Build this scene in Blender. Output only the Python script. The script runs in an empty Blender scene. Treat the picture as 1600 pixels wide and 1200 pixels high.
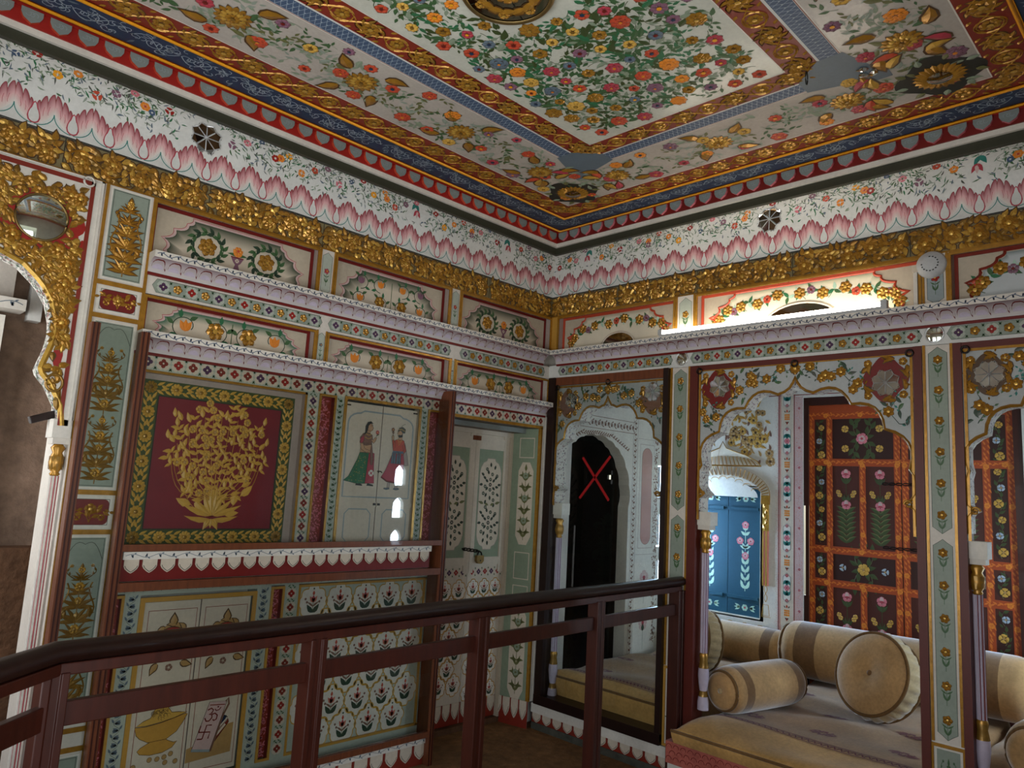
import bpy, math, random
from math import sin, cos, pi, radians, hypot, atan2
from mathutils import Vector, Matrix
RN = random.Random(11)
SC = bpy.context.scene
COL = SC.collection

# ------------------------------------------------------------------ materials
def lin(h):
    h = h.lstrip('#')
    c = [int(h[i:i+2], 16)/255 for i in (0, 2, 4)]
    return [(x/12.92 if x <= .04045 else ((x+.055)/1.055)**2.4) for x in c]

PAL = {  # name: (hex, kind)
 'white': ('#d6d1c5','paint'), 'cream': ('#c9bda9','paint'), 'plaster': ('#cfc8bc','paint'), 'coolwhite': ('#cfd0ca','paint'),
 'archgrey': ('#a6abaa','paint'), 'ceilgrey': ('#b3aca2','gloss'), 'ceilwhite': ('#c3c4b6','gloss'), 'beige': ('#b9ad98','paint'), 'greygreen': ('#8b9688','paint'), 'palegreen': ('#a9b0a2','paint'), 'bluegrey': ('#8f9b9c','paint'),
 'sage': ('#83917a','paint'), 'olive': ('#66683f','paint'), 'mossdark': ('#3c4a26','paint'), 'green': ('#2f6a45','paint'), 'leaf': ('#3f5f3a','paint'), 'darkleaf': ('#2b4030','paint'),
 'teal': ('#2e7a70','paint'), 'ink': ('#22251f','paint'), 'bandgreen': ('#37382b','paint'), 'line': ('#4a4f46','paint'),
 'red': ('#98221b','paint'), 'deepred': ('#6d1a16','paint'), 'maroon': ('#7e2a1d','paint'), 'panelred': ('#74202a','paint'), 'pink': ('#c8707a','paint'), 'rose': ('#a83c48','paint'), 'palepink': ('#c4a8a2','paint'), 'salmon': ('#c7735e','paint'),
 'coral': ('#b8482f','paint'), 'orange': ('#d9822b','paint'), 'amber': ('#e39a1e','paint'), 'ochre': ('#b98a3a','paint'), 'goldpaint': ('#c49a44','paint'), 'tan': ('#a98652','paint'), 'purple': ('#4a2c4c','paint'), 'mauve': ('#7d5768','paint'),
 'navy': ('#22344f','paint'), 'blue': ('#40546f','paint'), 'slate': ('#5c6b76','paint'), 'skyblue': ('#9fadb8','paint'), 'greyshield': ('#7f8682','paint'), 'lilac': ('#b9aebd','paint'), 'pinkpanel': ('#b58a80','paint'), 'brownleaf': ('#7c5a4a','paint'),
 'doorbrown': ('#4a1f16','paint'), 'doorred': ('#a2431a','paint'), 'doororange': ('#d0702a','paint'), 'doordark': ('#35160f','paint'), 'doorblue': ('#1f4a5c','paint'), 'mint': ('#a9c9b4','paint'), 'skin': ('#b9916d','paint'), 'paleblue': ('#b9cbd2','paint'), 'taupe': ('#a3948a','paint'),
 'gold': ('#ad7d2c','gold'), 'brightgold': ('#d0a548','gold'), 'dullgold': ('#94702f','gold'), 'goldground': ('#7c714f','paint'), 'umber': ('#4e361c','paint'),
 'wood': ('#6a3a22','wood'), 'darkwood': ('#1e0d09','wood'), 'redwood': ('#38140a','wood'), 'paintedwood': ('#c9bfae','paint'), 'browntrim': ('#5a231a','paint'),
 'iron': ('#2b2623','metal'), 'brass': ('#8a7346','metal'), 'silver': ('#dcdede','metal'), 'mirror': ('#dfe3e2','mirror'), 'plasticgrey': ('#b4b6b5','paint'),
 'velvet': ('#b58f60','velvet'), 'velvetdark': ('#7b5b3a','velvet'), 'velvetedge': ('#b09a74','velvet'), 'piping': ('#6e5130','fabric'), 'quilt': ('#94724d','fabric'), 'quiltedge': ('#bb9256','fabric'), 'embroidery': ('#641c20','fabric'), 'seatfront': ('#a85c50','fabric'),
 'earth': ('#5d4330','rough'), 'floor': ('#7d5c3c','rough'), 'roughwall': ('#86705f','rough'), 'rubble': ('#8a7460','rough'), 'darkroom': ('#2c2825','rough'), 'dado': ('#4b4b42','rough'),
 'tape': ('#a01418','paint'), 'tube': ('#fff4e2','emit'), 'grad': (None,'grad'), 'glass': ('#ffffff','glass'), 'domeglass': ('#c9cfc6','mirror'), 'smokymirror': ('#a39c8c','mirror'),
}
_M = {}
def mat(n):
    if n in _M: return _M[n]
    hx, kind = PAL[n]
    m = bpy.data.materials.new(n); m.use_nodes = True
    nt = m.node_tree; nd = nt.nodes; lk = nt.links
    bs = nd['Principled BSDF']; out = nd['Material Output']
    def node(t, **kw):
        x = nd.new(t)
        for k, v in kw.items(): setattr(x, k, v)
        return x
    tc = node('ShaderNodeTexCoord')
    geo = node('ShaderNodeNewGeometry')
    def noise(scale, detail=4, rough=.6, src=None):
        x = node('ShaderNodeTexNoise'); x.inputs['Scale'].default_value = scale
        x.inputs['Detail'].default_value = detail; x.inputs['Roughness'].default_value = rough
        lk.new(src or geo.outputs['Position'], x.inputs['Vector']); return x
    def vary(colsock, lo, hi, scale):
        n1 = noise(scale); r = node('ShaderNodeMapRange')
        r.inputs['From Min'].default_value = .3; r.inputs['From Max'].default_value = .7
        r.inputs['To Min'].default_value = lo; r.inputs['To Max'].default_value = hi
        lk.new(n1.outputs['Fac'], r.inputs['Value'])
        mx = node('ShaderNodeVectorMath', operation='SCALE')
        lk.new(colsock, mx.inputs[0]); lk.new(r.outputs['Result'], mx.inputs['Scale'])
        return mx.outputs[0]
    def bump(scale, strength, dist=.01):
        n1 = noise(scale); b = node('ShaderNodeBump')
        b.inputs['Strength'].default_value = strength; b.inputs['Distance'].default_value = dist
        lk.new(n1.outputs['Fac'], b.inputs['Height']); lk.new(b.outputs['Normal'], bs.inputs['Normal'])
    if hx:
        rgb = node('ShaderNodeRGB'); rgb.outputs[0].default_value = (*lin(hx), 1); col = rgb.outputs[0]
    if kind == 'paint':
        lk.new(vary(vary(col, .9, 1.06, 5), .94, 1.05, 60), bs.inputs['Base Color'])
        bs.inputs['Roughness'].default_value = .42; bs.inputs['Specular IOR Level'].default_value = .35
        bump(45, .12, .004)
    elif kind == 'gloss':
        lk.new(vary(vary(col, .9, 1.06, 5), .94, 1.05, 60), bs.inputs['Base Color'])
        bs.inputs['Roughness'].default_value = .24; bump(30, .08, .004)
    elif kind == 'grad':
        at = node('ShaderNodeAttribute', attribute_name='Col')
        lk.new(vary(at.outputs['Color'], .9, 1.06, 6), bs.inputs['Base Color'])
        bs.inputs['Roughness'].default_value = .5; bs.inputs['Specular IOR Level'].default_value = .35
    elif kind == 'gold':
        lk.new(vary(col, .75, 1.1, 30), bs.inputs['Base Color'])
        bs.inputs['Metallic'].default_value = .4; bs.inputs['Roughness'].default_value = .27
        bump(60, .25, .004)
    elif kind == 'wood':
        mp = node('ShaderNodeMapping'); mp.inputs['Scale'].default_value = (14, 14, 1.6)
        lk.new(geo.outputs['Position'], mp.inputs['Vector'])
        w = noise(3.2, 6, .65, mp.outputs[0])
        r = node('ShaderNodeMapRange'); r.inputs['To Min'].default_value = .62; r.inputs['To Max'].default_value = 1.3
        r.inputs['From Min'].default_value = .25; r.inputs['From Max'].default_value = .75
        lk.new(w.outputs['Fac'], r.inputs['Value'])
        mx = node('ShaderNodeVectorMath', operation='SCALE'); lk.new(col, mx.inputs[0]); lk.new(r.outputs['Result'], mx.inputs['Scale'])
        lk.new(mx.outputs[0], bs.inputs['Base Color']); bs.inputs['Roughness'].default_value = .4; bs.inputs['Specular IOR Level'].default_value = .35
        bs.inputs['Coat Weight'].default_value = .05; bump(25, .15, .003)
    elif kind == 'metal':
        lk.new(vary(col, .8, 1.1, 30), bs.inputs['Base Color'])
        bs.inputs['Metallic'].default_value = .8; bs.inputs['Roughness'].default_value = .38
    elif kind == 'mirror':
        lk.new(vary(col, .85, 1.0, 14), bs.inputs['Base Color'])
        bs.inputs['Metallic'].default_value = 1; bs.inputs['Roughness'].default_value = .06
    elif kind in ('fabric', 'velvet'):
        lk.new(vary(vary(col, .72, 1.2, 3.5), .85, 1.12, 60), bs.inputs['Base Color'])
        bs.inputs['Roughness'].default_value = .9; bs.inputs['Sheen Weight'].default_value = .25 if kind == 'fabric' else .85
        bs.inputs['Sheen Roughness'].default_value = .4; bs.inputs['Specular IOR Level'].default_value = .1
        bump(220, .35, .002)
    elif kind == 'rough':
        lk.new(vary(vary(col, .65, 1.3, 2.2), .75, 1.2, 18), bs.inputs['Base Color'])
        bs.inputs['Roughness'].default_value = .8; bs.inputs['Specular IOR Level'].default_value = .15
        bump(22, .55, .02)
    elif kind == 'emit':
        bs.inputs['Base Color'].default_value = (1, 1, 1, 1)
        bs.inputs['Emission Color'].default_value = (*lin(hx), 1); bs.inputs['Emission Strength'].default_value = 20
    elif kind == 'glass':
        nd.remove(bs)
        tr = node('ShaderNodeBsdfTransparent'); tr.inputs[0].default_value = (.93, .96, .94, 1)
        gl = node('ShaderNodeBsdfGlossy'); gl.inputs['Roughness'].default_value = .015
        fr = node('ShaderNodeFresnel'); fr.inputs['IOR'].default_value = 1.5
        ms = node('ShaderNodeMixShader')
        lk.new(fr.outputs[0], ms.inputs[0]); lk.new(tr.outputs[0], ms.inputs[1]); lk.new(gl.outputs[0], ms.inputs[2])
        lk.new(ms.outputs[0], out.inputs['Surface'])
    _M[n] = m
    return m

# ------------------------------------------------------------------ mesh builder with a painter's (u, v, h) frame
def mapA(y0=0.):   # wall on the left: u = x, v = z, h = out of the wall
    return lambda u, v, h: (u, y0-h, v)
def mapB(x0=0.):   # wall on the right: u = -y
    return lambda u, v, h: (x0-h, -u, v)
def mapC(z0):      # ceiling, h hangs down
    return lambda u, v, h: (u, v, z0-h)

class MB:
    def __init__(s, mp=None):
        s.v = []; s.f = []; s.m = []; s.c = []; s.sm = []; s.slots = []
        s.mp = mp or (lambda u, v, h: (u, v, h)); s.white = (1, 1, 1)
    def slot(s, n):
        if n not in s.slots: s.slots.append(n)
        return s.slots.index(n)
    def add(s, pts, faces, m, smooth=False, cols=None, raw=False):
        b = len(s.v); si = s.slot(m)
        s.v.extend(pts if raw else [s.mp(*p) for p in pts])
        s.c.extend(cols or [s.white]*len(pts))
        for f in faces:
            s.f.append([b+i for i in f]); s.m.append(si); s.sm.append(smooth)
    # flat shapes
    def poly(s, pts, m, h=0.):
        s.add([(p[0], p[1], h) for p in pts], [list(range(len(pts)))], m)
    def rect(s, u0, v0, u1, v1, m, h=0.):
        s.poly([(u0, v0), (u1, v0), (u1, v1), (u0, v1)], m, h)
    def box(s, u0, v0, u1, v1, h0, h1, m, side=None):
        p = [(u0,v0,h0),(u1,v0,h0),(u1,v1,h0),(u0,v1,h0),(u0,v0,h1),(u1,v0,h1),(u1,v1,h1),(u0,v1,h1)]
        s.add(p, [[4,5,6,7]], m)
        s.add(p, [[0,1,5,4],[1,2,6,5],[2,3,7,6],[3,0,4,7],[3,2,1,0]], side or m)
    def extrude(s, pts, h0, h1, m, side=None, back=False):
        n = len(pts)
        s.poly(pts, m, h1)
        if back: s.poly(pts[::-1], side or m, h0)
        s.add([(p[0], p[1], h) for h in (h0, h1) for p in pts], [[i, (i+1) % n, n+(i+1) % n, n+i] for i in range(n)], side or m)
    def frame(s, u0, v0, u1, v1, w, m, h0=0., h1=None):
        """a flat or raised picture-frame band, w wide, inside the rectangle"""
        o = [(u0,v0),(u1,v0),(u1,v1),(u0,v1)]; i = [(u0+w,v0+w),(u1-w,v0+w),(u1-w,v1-w),(u0+w,v1-w)]
        h1 = h0 if h1 is None else h1
        P = [(*p, h1) for p in o+i]; F = [[k, (k+1) % 4, 4+(k+1) % 4, 4+k] for k in range(4)]
        s.add(P, F, m)
        if h1 != h0:
            s.add([(*p, h0) for p in o]+[(*p, h1) for p in o], F, m); s.add([(*p, h0) for p in i]+[(*p, h1) for p in i], F, m)
    def fan(s, pts, m, h0, h1, c=None, smooth=False):
        n = len(pts)
        c = c or (sum(p[0] for p in pts)/n, sum(p[1] for p in pts)/n)
        s.add([(p[0], p[1], h0) for p in pts]+[(c[0], c[1], h1)], [[i, (i+1) % n, n] for i in range(n)], m, smooth)
    def disc(s, u, v, r, m, h=0., n=12, ry=None, dome=0.):
        ry = ry or r
        pts = [(u+r*cos(2*pi*i/n), v+ry*sin(2*pi*i/n)) for i in range(n)]
        if dome: s.fan(pts, m, h, h+dome, (u, v), True)
        else: s.poly(pts, m, h)
    def strip(s, A, Bp, m, hA=0., hB=None, ca=None, cb=None, closed=False):
        """quads between two polylines, optionally with pigment running from ca to cb"""
        n = len(A); hB = hA if hB is None else hB
        F = [[i, i+1, n+i+1, n+i] for i in range(n-1)]
        if closed: F.append([n-1, 0, n, 2*n-1])
        cols = [ca]*n+[cb]*n if ca else None
        s.add([(*p, hA) for p in A]+[(*p, hB) for p in Bp], F, m, False, cols)
    def stroke(s, pts, w, m, h=0., rel=0., taper=False, closed=False):
        n = len(pts)
        if n < 2: return
        L = []; Rr = []; Cc = []
        for i, p in enumerate(pts):
            if closed: a, b = pts[i-1], pts[(i+1) % n]
            else: a, b = pts[max(i-1, 0)], pts[min(i+1, n-1)]
            dx, dy = b[0]-a[0], b[1]-a[1]; l = hypot(dx, dy) or 1
            k = w*.5*((1-.75*i/(n-1)) if taper else 1)
            L.append((p[0]-dy/l*k, p[1]+dx/l*k)); Rr.append((p[0]+dy/l*k, p[1]-dx/l*k))
        if closed: L.append(L[0]); Rr.append(Rr[0])
        if rel:
            P = list(pts)+([pts[0]] if closed else [])
            s.strip(L, P, m, h, h+rel); s.strip(P, Rr, m, h+rel, h)
        else: s.strip(L, Rr, m, h)
    # ornaments
    def leaf(s, u, v, a, L, W, m, h=0., rel=0., bend=0., under=None):
        T = (0, .18, .42, .7, 1); prof = (.12, .75, 1, .62, 0)
        c = []; x, y = u, v; ang = a; pt = 0
        for t in T:
            ang = a+bend*t; x += cos(ang)*L*(t-pt); y += sin(ang)*L*(t-pt); pt = t; c.append((x, y, ang))
        lf = [(p[0]-sin(p[2])*W*.5*k, p[1]+cos(p[2])*W*.5*k) for p, k in zip(c, prof)]
        rt = [(p[0]+sin(p[2])*W*.5*k, p[1]-cos(p[2])*W*.5*k) for p, k in zip(c, prof)]
        if under:
            k = 1.0; g = W*.16+.0012
            o1 = [(p[0]-sin(p[2])*(W*.5*q+g), p[1]+cos(p[2])*(W*.5*q+g)) for p, q in zip(c, prof)]
            o2 = [(p[0]+sin(p[2])*(W*.5*q+g), p[1]-cos(p[2])*(W*.5*q+g)) for p, q in zip(c, prof)]
            s.poly(o1[:-1]+[(x+cos(ang)*g*1.5, y+sin(ang)*g*1.5)]+o2[:-1][::-1], under, h-.0004)
        if rel:
            mid = [(p[0], p[1]) for p in c]
            hs = [0, rel*.8, rel, rel*.7, 0]
            P = [(*p, h) for p in lf]+[(*p, h+q) for p, q in zip(mid, hs)]+[(*p, h) for p in rt]
            F = [[i, i+1, 6+i, 5+i] for i in range(4)]+[[5+i, 6+i, 11+i, 10+i] for i in range(4)]
            s.add(P, F, m, False)
        else: s.poly(lf[:-1]+[(x, y)]+rt[:-1][::-1], m, h)
    def petals(s, u, v, r, n, m, cm=None, h=0., rel=0., a0=0., under=None, cr=.3, wide=1.0):
        if under:
            N = n*4
            s.poly([(u+(r*1.1+.001)*(.86+.14*cos(n*(2*pi*i/N)))*cos(a0+2*pi*i/N), v+(r*1.1+.001)*(.86+.14*cos(n*(2*pi*i/N)))*sin(a0+2*pi*i/N)) for i in range(N)], under, h-.0004)
        for k in range(n):
            a = a0+2*pi*k/n; w = r*sin(pi/n)*wide*.98
            ax, ay = cos(a), sin(a)
            pts = [(u+ax*d-ay*e, v+ay*d+ax*e) for d, e in ((.18*r, 0), (.6*r, -w*.8), (.88*r, -w*.72), (r, 0), (.88*r, w*.72), (.6*r, w*.8))]
            if rel: s.fan(pts, m, h, h+rel, (u+ax*r*.62, v+ay*r*.62))
            else: s.poly(pts, m, h)
        if cm: s.disc(u, v, r*cr, cm, h+rel*.6+.0004, 8, dome=rel*.5)
    def spray(s, u, v, a, L, m, h=0., n=3, lm=None, bend=1.2, rel=0., w=.004, lw=.35, under=None):
        """curling stem with leaves"""
        pts = []; x, y, ang = u, v, a; K = 7
        for i in range(K+1):
            pts.append((x, y)); ang = a+bend*i/K; x += cos(ang)*L/K; y += sin(ang)*L/K
        s.stroke(pts, w, m, h, rel*.7, True)
        for j in range(n):
            i = 1+int((K-1)*(j+.6)/n); p = pts[min(i, K)]; sg = 1 if j % 2 else -1
            s.leaf(p[0], p[1], a+bend*i/K+sg*.8, L*.38, L*.38*lw, lm or m, h+.0003, rel, sg*-.4, under)
        s.leaf(x, y, ang, L*.3, L*.3*lw, lm or m, h+.0003, rel, 0, under)
        return pts
    # solids in world space
    def lathe(s, prof, c, axis=(0, 0, 1), n=20, m='wood', smooth=True, mats=None, a0=0., a1=2*pi):
        ax = Vector(axis).normalized(); t = Vector((1, 0, 0)) if abs(ax.x) < .9 else Vector((0, 1, 0))
        e1 = ax.cross(t).normalized(); e2 = ax.cross(e1)
        full = abs(a1-a0-2*pi) < 1e-6; N = n if full else n+1
        P = []
        for (r, z) in prof:
            for i in range(N):
                a = a0+(a1-a0)*i/n
                P.append(tuple(Vector(c)+ax*z+e1*(r*cos(a))+e2*(r*sin(a))))
        for k in range(len(prof)-1):
            F = [[k*N+i, k*N+(i+1) % N, (k+1)*N+(i+1) % N, (k+1)*N+i] for i in range(n)]
            mm = mats[k] if mats else m
            b = len(s.v)
            if k == 0: s.add(P, F, mm, smooth, raw=True); base = b
            else:
                si = s.slot(mm)
                for f in F: s.f.append([base+i for i in f]); s.m.append(si); s.sm.append(smooth)
    def tube(s, pts, r, m, n=8, closed=False, smooth=True, cap=True, ry=None):
        P = [Vector(p) for p in pts]; K = len(P); V = []; ry = ry or r
        up = Vector((0, 0, 1))
        for i in range(K):
            if closed: d = P[(i+1) % K]-P[i-1]
            else: d = P[min(i+1, K-1)]-P[max(i-1, 0)]
            d.normalize(); a = d.cross(up)
            if a.length < .05: a = d.cross(Vector((1, 0, 0)))
            a.normalize(); b = a.cross(d)
            for j in range(n): V.append(tuple(P[i]+a*(r*cos(2*pi*j/n))+b*(ry*sin(2*pi*j/n))))
        F = [[i*n+j, i*n+(j+1) % n, ((i+1) % K)*n+(j+1) % n, ((i+1) % K)*n+j] for i in range(K if closed else K-1) for j in range(n)]
        s.add(V, F, m, smooth, raw=True)
        if cap and not closed:
            b = len(V); s.add(V[:n], [list(range(n))[::-1]], m, raw=True); s.add(V[-n:], [list(range(n))], m, raw=True)
    def wbox(s, x0, y0, z0, x1, y1, z1, m):
        s.add([(x0,y0,z0),(x1,y0,z0),(x1,y1,z0),(x0,y1,z0),(x0,y0,z1),(x1,y0,z1),(x1,y1,z1),(x0,y1,z1)],
              [[3,2,1,0],[4,5,6,7],[0,1,5,4],[1,2,6,5],[2,3,7,6],[3,0,4,7]], m, raw=True)
    def bar(s, a, b, w, t, m, up=(0, 0, 1)):
        """rectangular bar from a to b, w across (horizontal), t tall"""
        a = Vector(a); b = Vector(b); d = (b-a).normalized(); sd = d.cross(Vector(up)).normalized(); uu = sd.cross(d)
        P = [tuple(q+sd*(i*w/2)+uu*(j*t/2)) for q in (a, b) for i, j in ((-1,-1),(1,-1),(1,1),(-1,1))]
        s.add(P, [[3,2,1,0],[4,5,6,7],[0,1,5,4],[1,2,6,5],[2,3,7,6],[3,0,4,7]], m, raw=True)
    def build(s, name, parent=None, origin=None, bevel=0.):
        if origin is None:
            if parent is not None: origin = parent['_o'] if '_o' in parent else parent.location
            else:
                xs, ys, zs = zip(*s.v); origin = ((min(xs)+max(xs))/2, (min(ys)+max(ys))/2, min(zs))
        o0 = Vector(origin)
        me = bpy.data.meshes.new(name)
        me.from_pydata([tuple(Vector(p)-o0) for p in s.v], [], s.f)
        for n in s.slots: me.materials.append(mat(n))
        me.polygons.foreach_set('material_index', s.m); me.polygons.foreach_set('use_smooth', s.sm)
        if 'grad' in s.slots:
            ca = me.attributes.new('Col', 'FLOAT_COLOR', 'POINT')
            ca.data.foreach_set('color', [x for c in s.c for x in (*c, 1)])
        me.update()
        o = bpy.data.objects.new(name, me); COL.objects.link(o)
        if parent is not None: o.parent = parent
        else: o.location = o0
        ORG[o.name] = o0
        if bevel:
            b = o.modifiers.new('edge', 'BEVEL'); b.width = bevel; b.segments = 2; b.limit_method = 'ANGLE'
        return o
ORG = {}
def tag(o, label=None, cat=None, group=None, kind=None):
    if label: o['label'] = label
    if cat: o['category'] = cat
    if group: o['group'] = group
    if kind: o['kind'] = kind
    return o
def thing(name, label, cat, loc, group=None, kind=None):
    o = bpy.data.objects.new(name, None); COL.objects.link(o); o.location = loc; o.empty_display_size = .05
    ORG[o.name] = Vector(loc)
    return tag(o, label, cat, group, kind)
def part(name, mb, parent, label=None, bevel=0.):
    o = mb.build(name, parent, origin=ORG[parent.name], bevel=bevel)
    if label: o['label'] = label
    return o
def G(*hexes): return [tuple(lin(h)) for h in hexes]
def arc(cx, cy, r, a0, a1, n=10, ry=None):
    ry = ry or r
    return [(cx+r*cos(a0+(a1-a0)*i/n), cy+ry*sin(a0+(a1-a0)*i/n)) for i in range(n+1)]
def lobes(P, sag=.28, n=6):
    """polyline through cusp points with an outward-bulging lobe between each pair"""
    out = [P[0]]
    for a, b in zip(P[:-1], P[1:]):
        dx, dy = b[0]-a[0], b[1]-a[1]
        for i in range(1, n+1):
            t = i/n; k = 4*sag*t*(1-t)
            out.append((a[0]+dx*t-dy*k, a[1]+dy*t+dx*k))
    return out
# ------------------------------------------------------------------ shared ornament
FL = ['gold', 'coral', 'rose', 'mauve', 'slate', 'gold', 'orange']
def quatrefoil(b, u, v, r, m, h):
    for k in range(4):
        a = pi/2*k; b.disc(u+r*.5*cos(a), v+r*.5*sin(a), r*.46, m, h, 7)
    b.disc(u, v, r*.2, 'cream', h+.0004, 6)
def quat_run(b, u0, u1, v, w, h=0., horiz=True, step=None, seq=('purple', 'gold', 'red', 'gold'), lobe='palegreen'):
    L = u1-u0; n = max(2, round(L/(step or w*1.15))); d = L/n
    for i in range(n):
        c = seq[i % len(seq)]; p = u0+d*(i+.5)
        x, y = (p, v) if horiz else (v, p)
        if c == 'gold': b.petals(x, y, w*.36, 5, 'gold', 'brightgold', h+.0008, .004, under='line')
        else:
            b.petals(x, y, w*.52, 4, lobe, None, h+.0004, a0=pi/4)
            quatrefoil(b, x, y, w*.36, c, h+.0008)
        for sg in (-1, 1):
            q = p+d*.5
            x2, y2 = (q, v+sg*w*.3) if horiz else (v+sg*w*.3, q)
            b.leaf(x2-.004, y2, (0 if horiz else pi/2)+sg*.9, w*.3, w*.12, 'leaf', h+.0004)
            b.leaf(x2+.004, y2, (pi if horiz else -pi/2)-sg*.9, w*.3, w*.12, 'leaf', h+.0004)
def vine_run(b, u0, u1, v, w, h=0., horiz=True, m='slate', lm=None, step=.05, lw=.0025):
    """running tendril with a small leaf pair and a bud on every curve"""
    L = u1-u0; n = max(2, round(L/step)); d = L/n; A_ = w*.26
    P = (lambda p, q: (p, q)) if horiz else (lambda p, q: (q, p))
    b.stroke([P(u0+L*t/(n*6), v+A_*sin(t/6*pi)) for t in range(n*6+1)], lw, m, h+.0004)
    for i in range(n):
        p = u0+d*(i+.5); sg = 1 if i % 2 == 0 else -1
        def leaf(pp, q, a, l, ww):
            x, y = P(pp, q); b.leaf(x, y, a if horiz else pi/2-a, l, ww, lm or m, h+.0007)
        leaf(p-d*.1, v+A_*sg*.7, -sg*1.0, w*.55, w*.24); leaf(p+d*.05, v+A_*sg*.7, pi+sg*1.2, w*.5, w*.22)
        leaf(p+d*.1, v+A_*sg, sg*.5, w*.4, w*.18)
        x, y = P(p+d*.02, v-A_*sg*.75); b.disc(x, y, w*.11, lm or m, h+.0007, 6)
def scallop_row(b, u0, u1, vt, vb, m, h, step, line='line', ground=None, relief=.006):
    n = max(1, round((u1-u0)/step)); d = (u1-u0)/n; H = vt-vb
    for i in range(n):
        c = u0+d*(i+.5); w = d*.395
        pts = [(c-w, vt), (c-w*1.0, vb+H*.5), (c-w*.8, vb+H*.30), (c-w*.36, vb+H*.11), (c, vb), (c+w*.36, vb+H*.11), (c+w*.8, vb+H*.30), (c+w, vb+H*.5), (c+w, vt)]
        b.extrude(pts, h, h+relief, m)
        q = [(c+(x-c)*.86, vt+(y-vt)*.9) for x, y in pts[1:-1]]
        b.stroke(q, .0028, line, h+relief+.0004)
def gold_carpet(b, u0, v0, u1, v1, h, den=1., rel=.006, under='umber', gm=('gold', 'gold', 'brightgold', 'dullgold'), big=.045):
    """dense gilded foliage in relief"""
    W, H = u1-u0, v1-v0
    horiz = W > H; Ln, Wd = (W, H) if horiz else (H, W)
    P = lambda p, q: (u0+p, v0+q) if horiz else (u0+q, v0+p)
    n = max(1, round(Ln/(Wd*1.0)))
    pts = [P(Ln*i/(n*8), Wd*(.5+.3*sin(i/8*pi))) for i in range(n*8+1)]
    b.stroke(pts, .008, 'gold', h, rel*.8)
    st = .027/den; rows = max(1, round(Wd/(st*1.0)))
    for j in range(rows):
        for i in range(int(Ln/st)):
            p = st*(i+.5+.6*(RN.random()-.5)); q = Wd*(j+.5)/rows+st*.3*(RN.random()-.5)
            x, y = P(p, q)
            a = RN.random()*2*pi; b.leaf(x-st*.8*cos(a), y-st*.8*sin(a)*.6, a, st*1.75, st*.95, RN.choice(gm), h+.0003+RN.random()*.002, rel, RN.uniform(-.9, .9), under)
    for i in range(n):
        x, y = P(Ln*(i+.5)/n, Wd*(.5+.12*(1 if i % 2 else -1)))
        b.petals(x, y, min(big, Wd*.30), 7, 'gold', 'brightgold', h+.0035, rel*1.2, RN.random(), under); b.petals(x, y, min(big, Wd*.30)*.6, 6, 'gold', 'brightgold', h+.006, rel, RN.random(), under)
def flower_scatter(b, test, bb, h, spacing, rmin, rmax, cols, leafm, stemm, nspray, rel=.004, spl=.09, goldrel=.006, under='umber', seed=3, lw=.42):
    R = random.Random(seed); pts = []; u0, v0, u1, v1 = bb
    cell = math.sqrt((u1-u0)*(v1-v0)/nspray); 
    for j in range(int((v1-v0)/cell)+1):
        for i in range(int((u1-u0)/cell)+1):
            u, v = u0+cell*(i+R.random()), v0+cell*(j+R.random())
            if not test(u, v, .035): continue
            a = R.random()*6.28; sp = spl*R.uniform(.75, 1.25); k = R.choice((-1.6, 1.6))
            if not test(u+cos(a+k*.5)*sp, v+sin(a+k*.5)*sp, .02): continue
            lm = R.choice(leafm)
            b.spray(u, v, a, sp, stemm, h+.0004*R.random(), 3, lm, k, 0, .003, lw)
            if R.random() < .3: b.leaf(u, v, a+R.uniform(-1, 1), sp*.6, sp*.26, lm, h+.0008, rel*.4, R.uniform(-.8, .8))
    tries = 0
    while tries < 9000:
        tries += 1; u, v = R.uniform(u0, u1), R.uniform(v0, v1); r = R.uniform(rmin, rmax)
        if not test(u, v, r*.8): continue
        if any(hypot(u-p[0], v-p[1]) < spacing*.5*(1+r/rmax) for p in pts): continue
        pts.append((u, v)); c = R.choice(cols); n = R.choice((5, 6, 7, 8))
        g = c in ('gold', 'goldpaint', 'brightgold')
        b.petals(u, v, r, n, c, ('dullgold' if g else R.choice(('deepred', 'amber', 'navy'))), h+.0012, goldrel if g else rel, R.random(), under, wide=1.1)
        if r > (rmin+rmax)/2: b.petals(u, v, r*.6, n, c, ('brightgold' if g else 'orange'), h+.0012+rel*.8, goldrel*.6 if g else rel*.6, R.random(), under, wide=1.1)
    return pts
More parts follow.
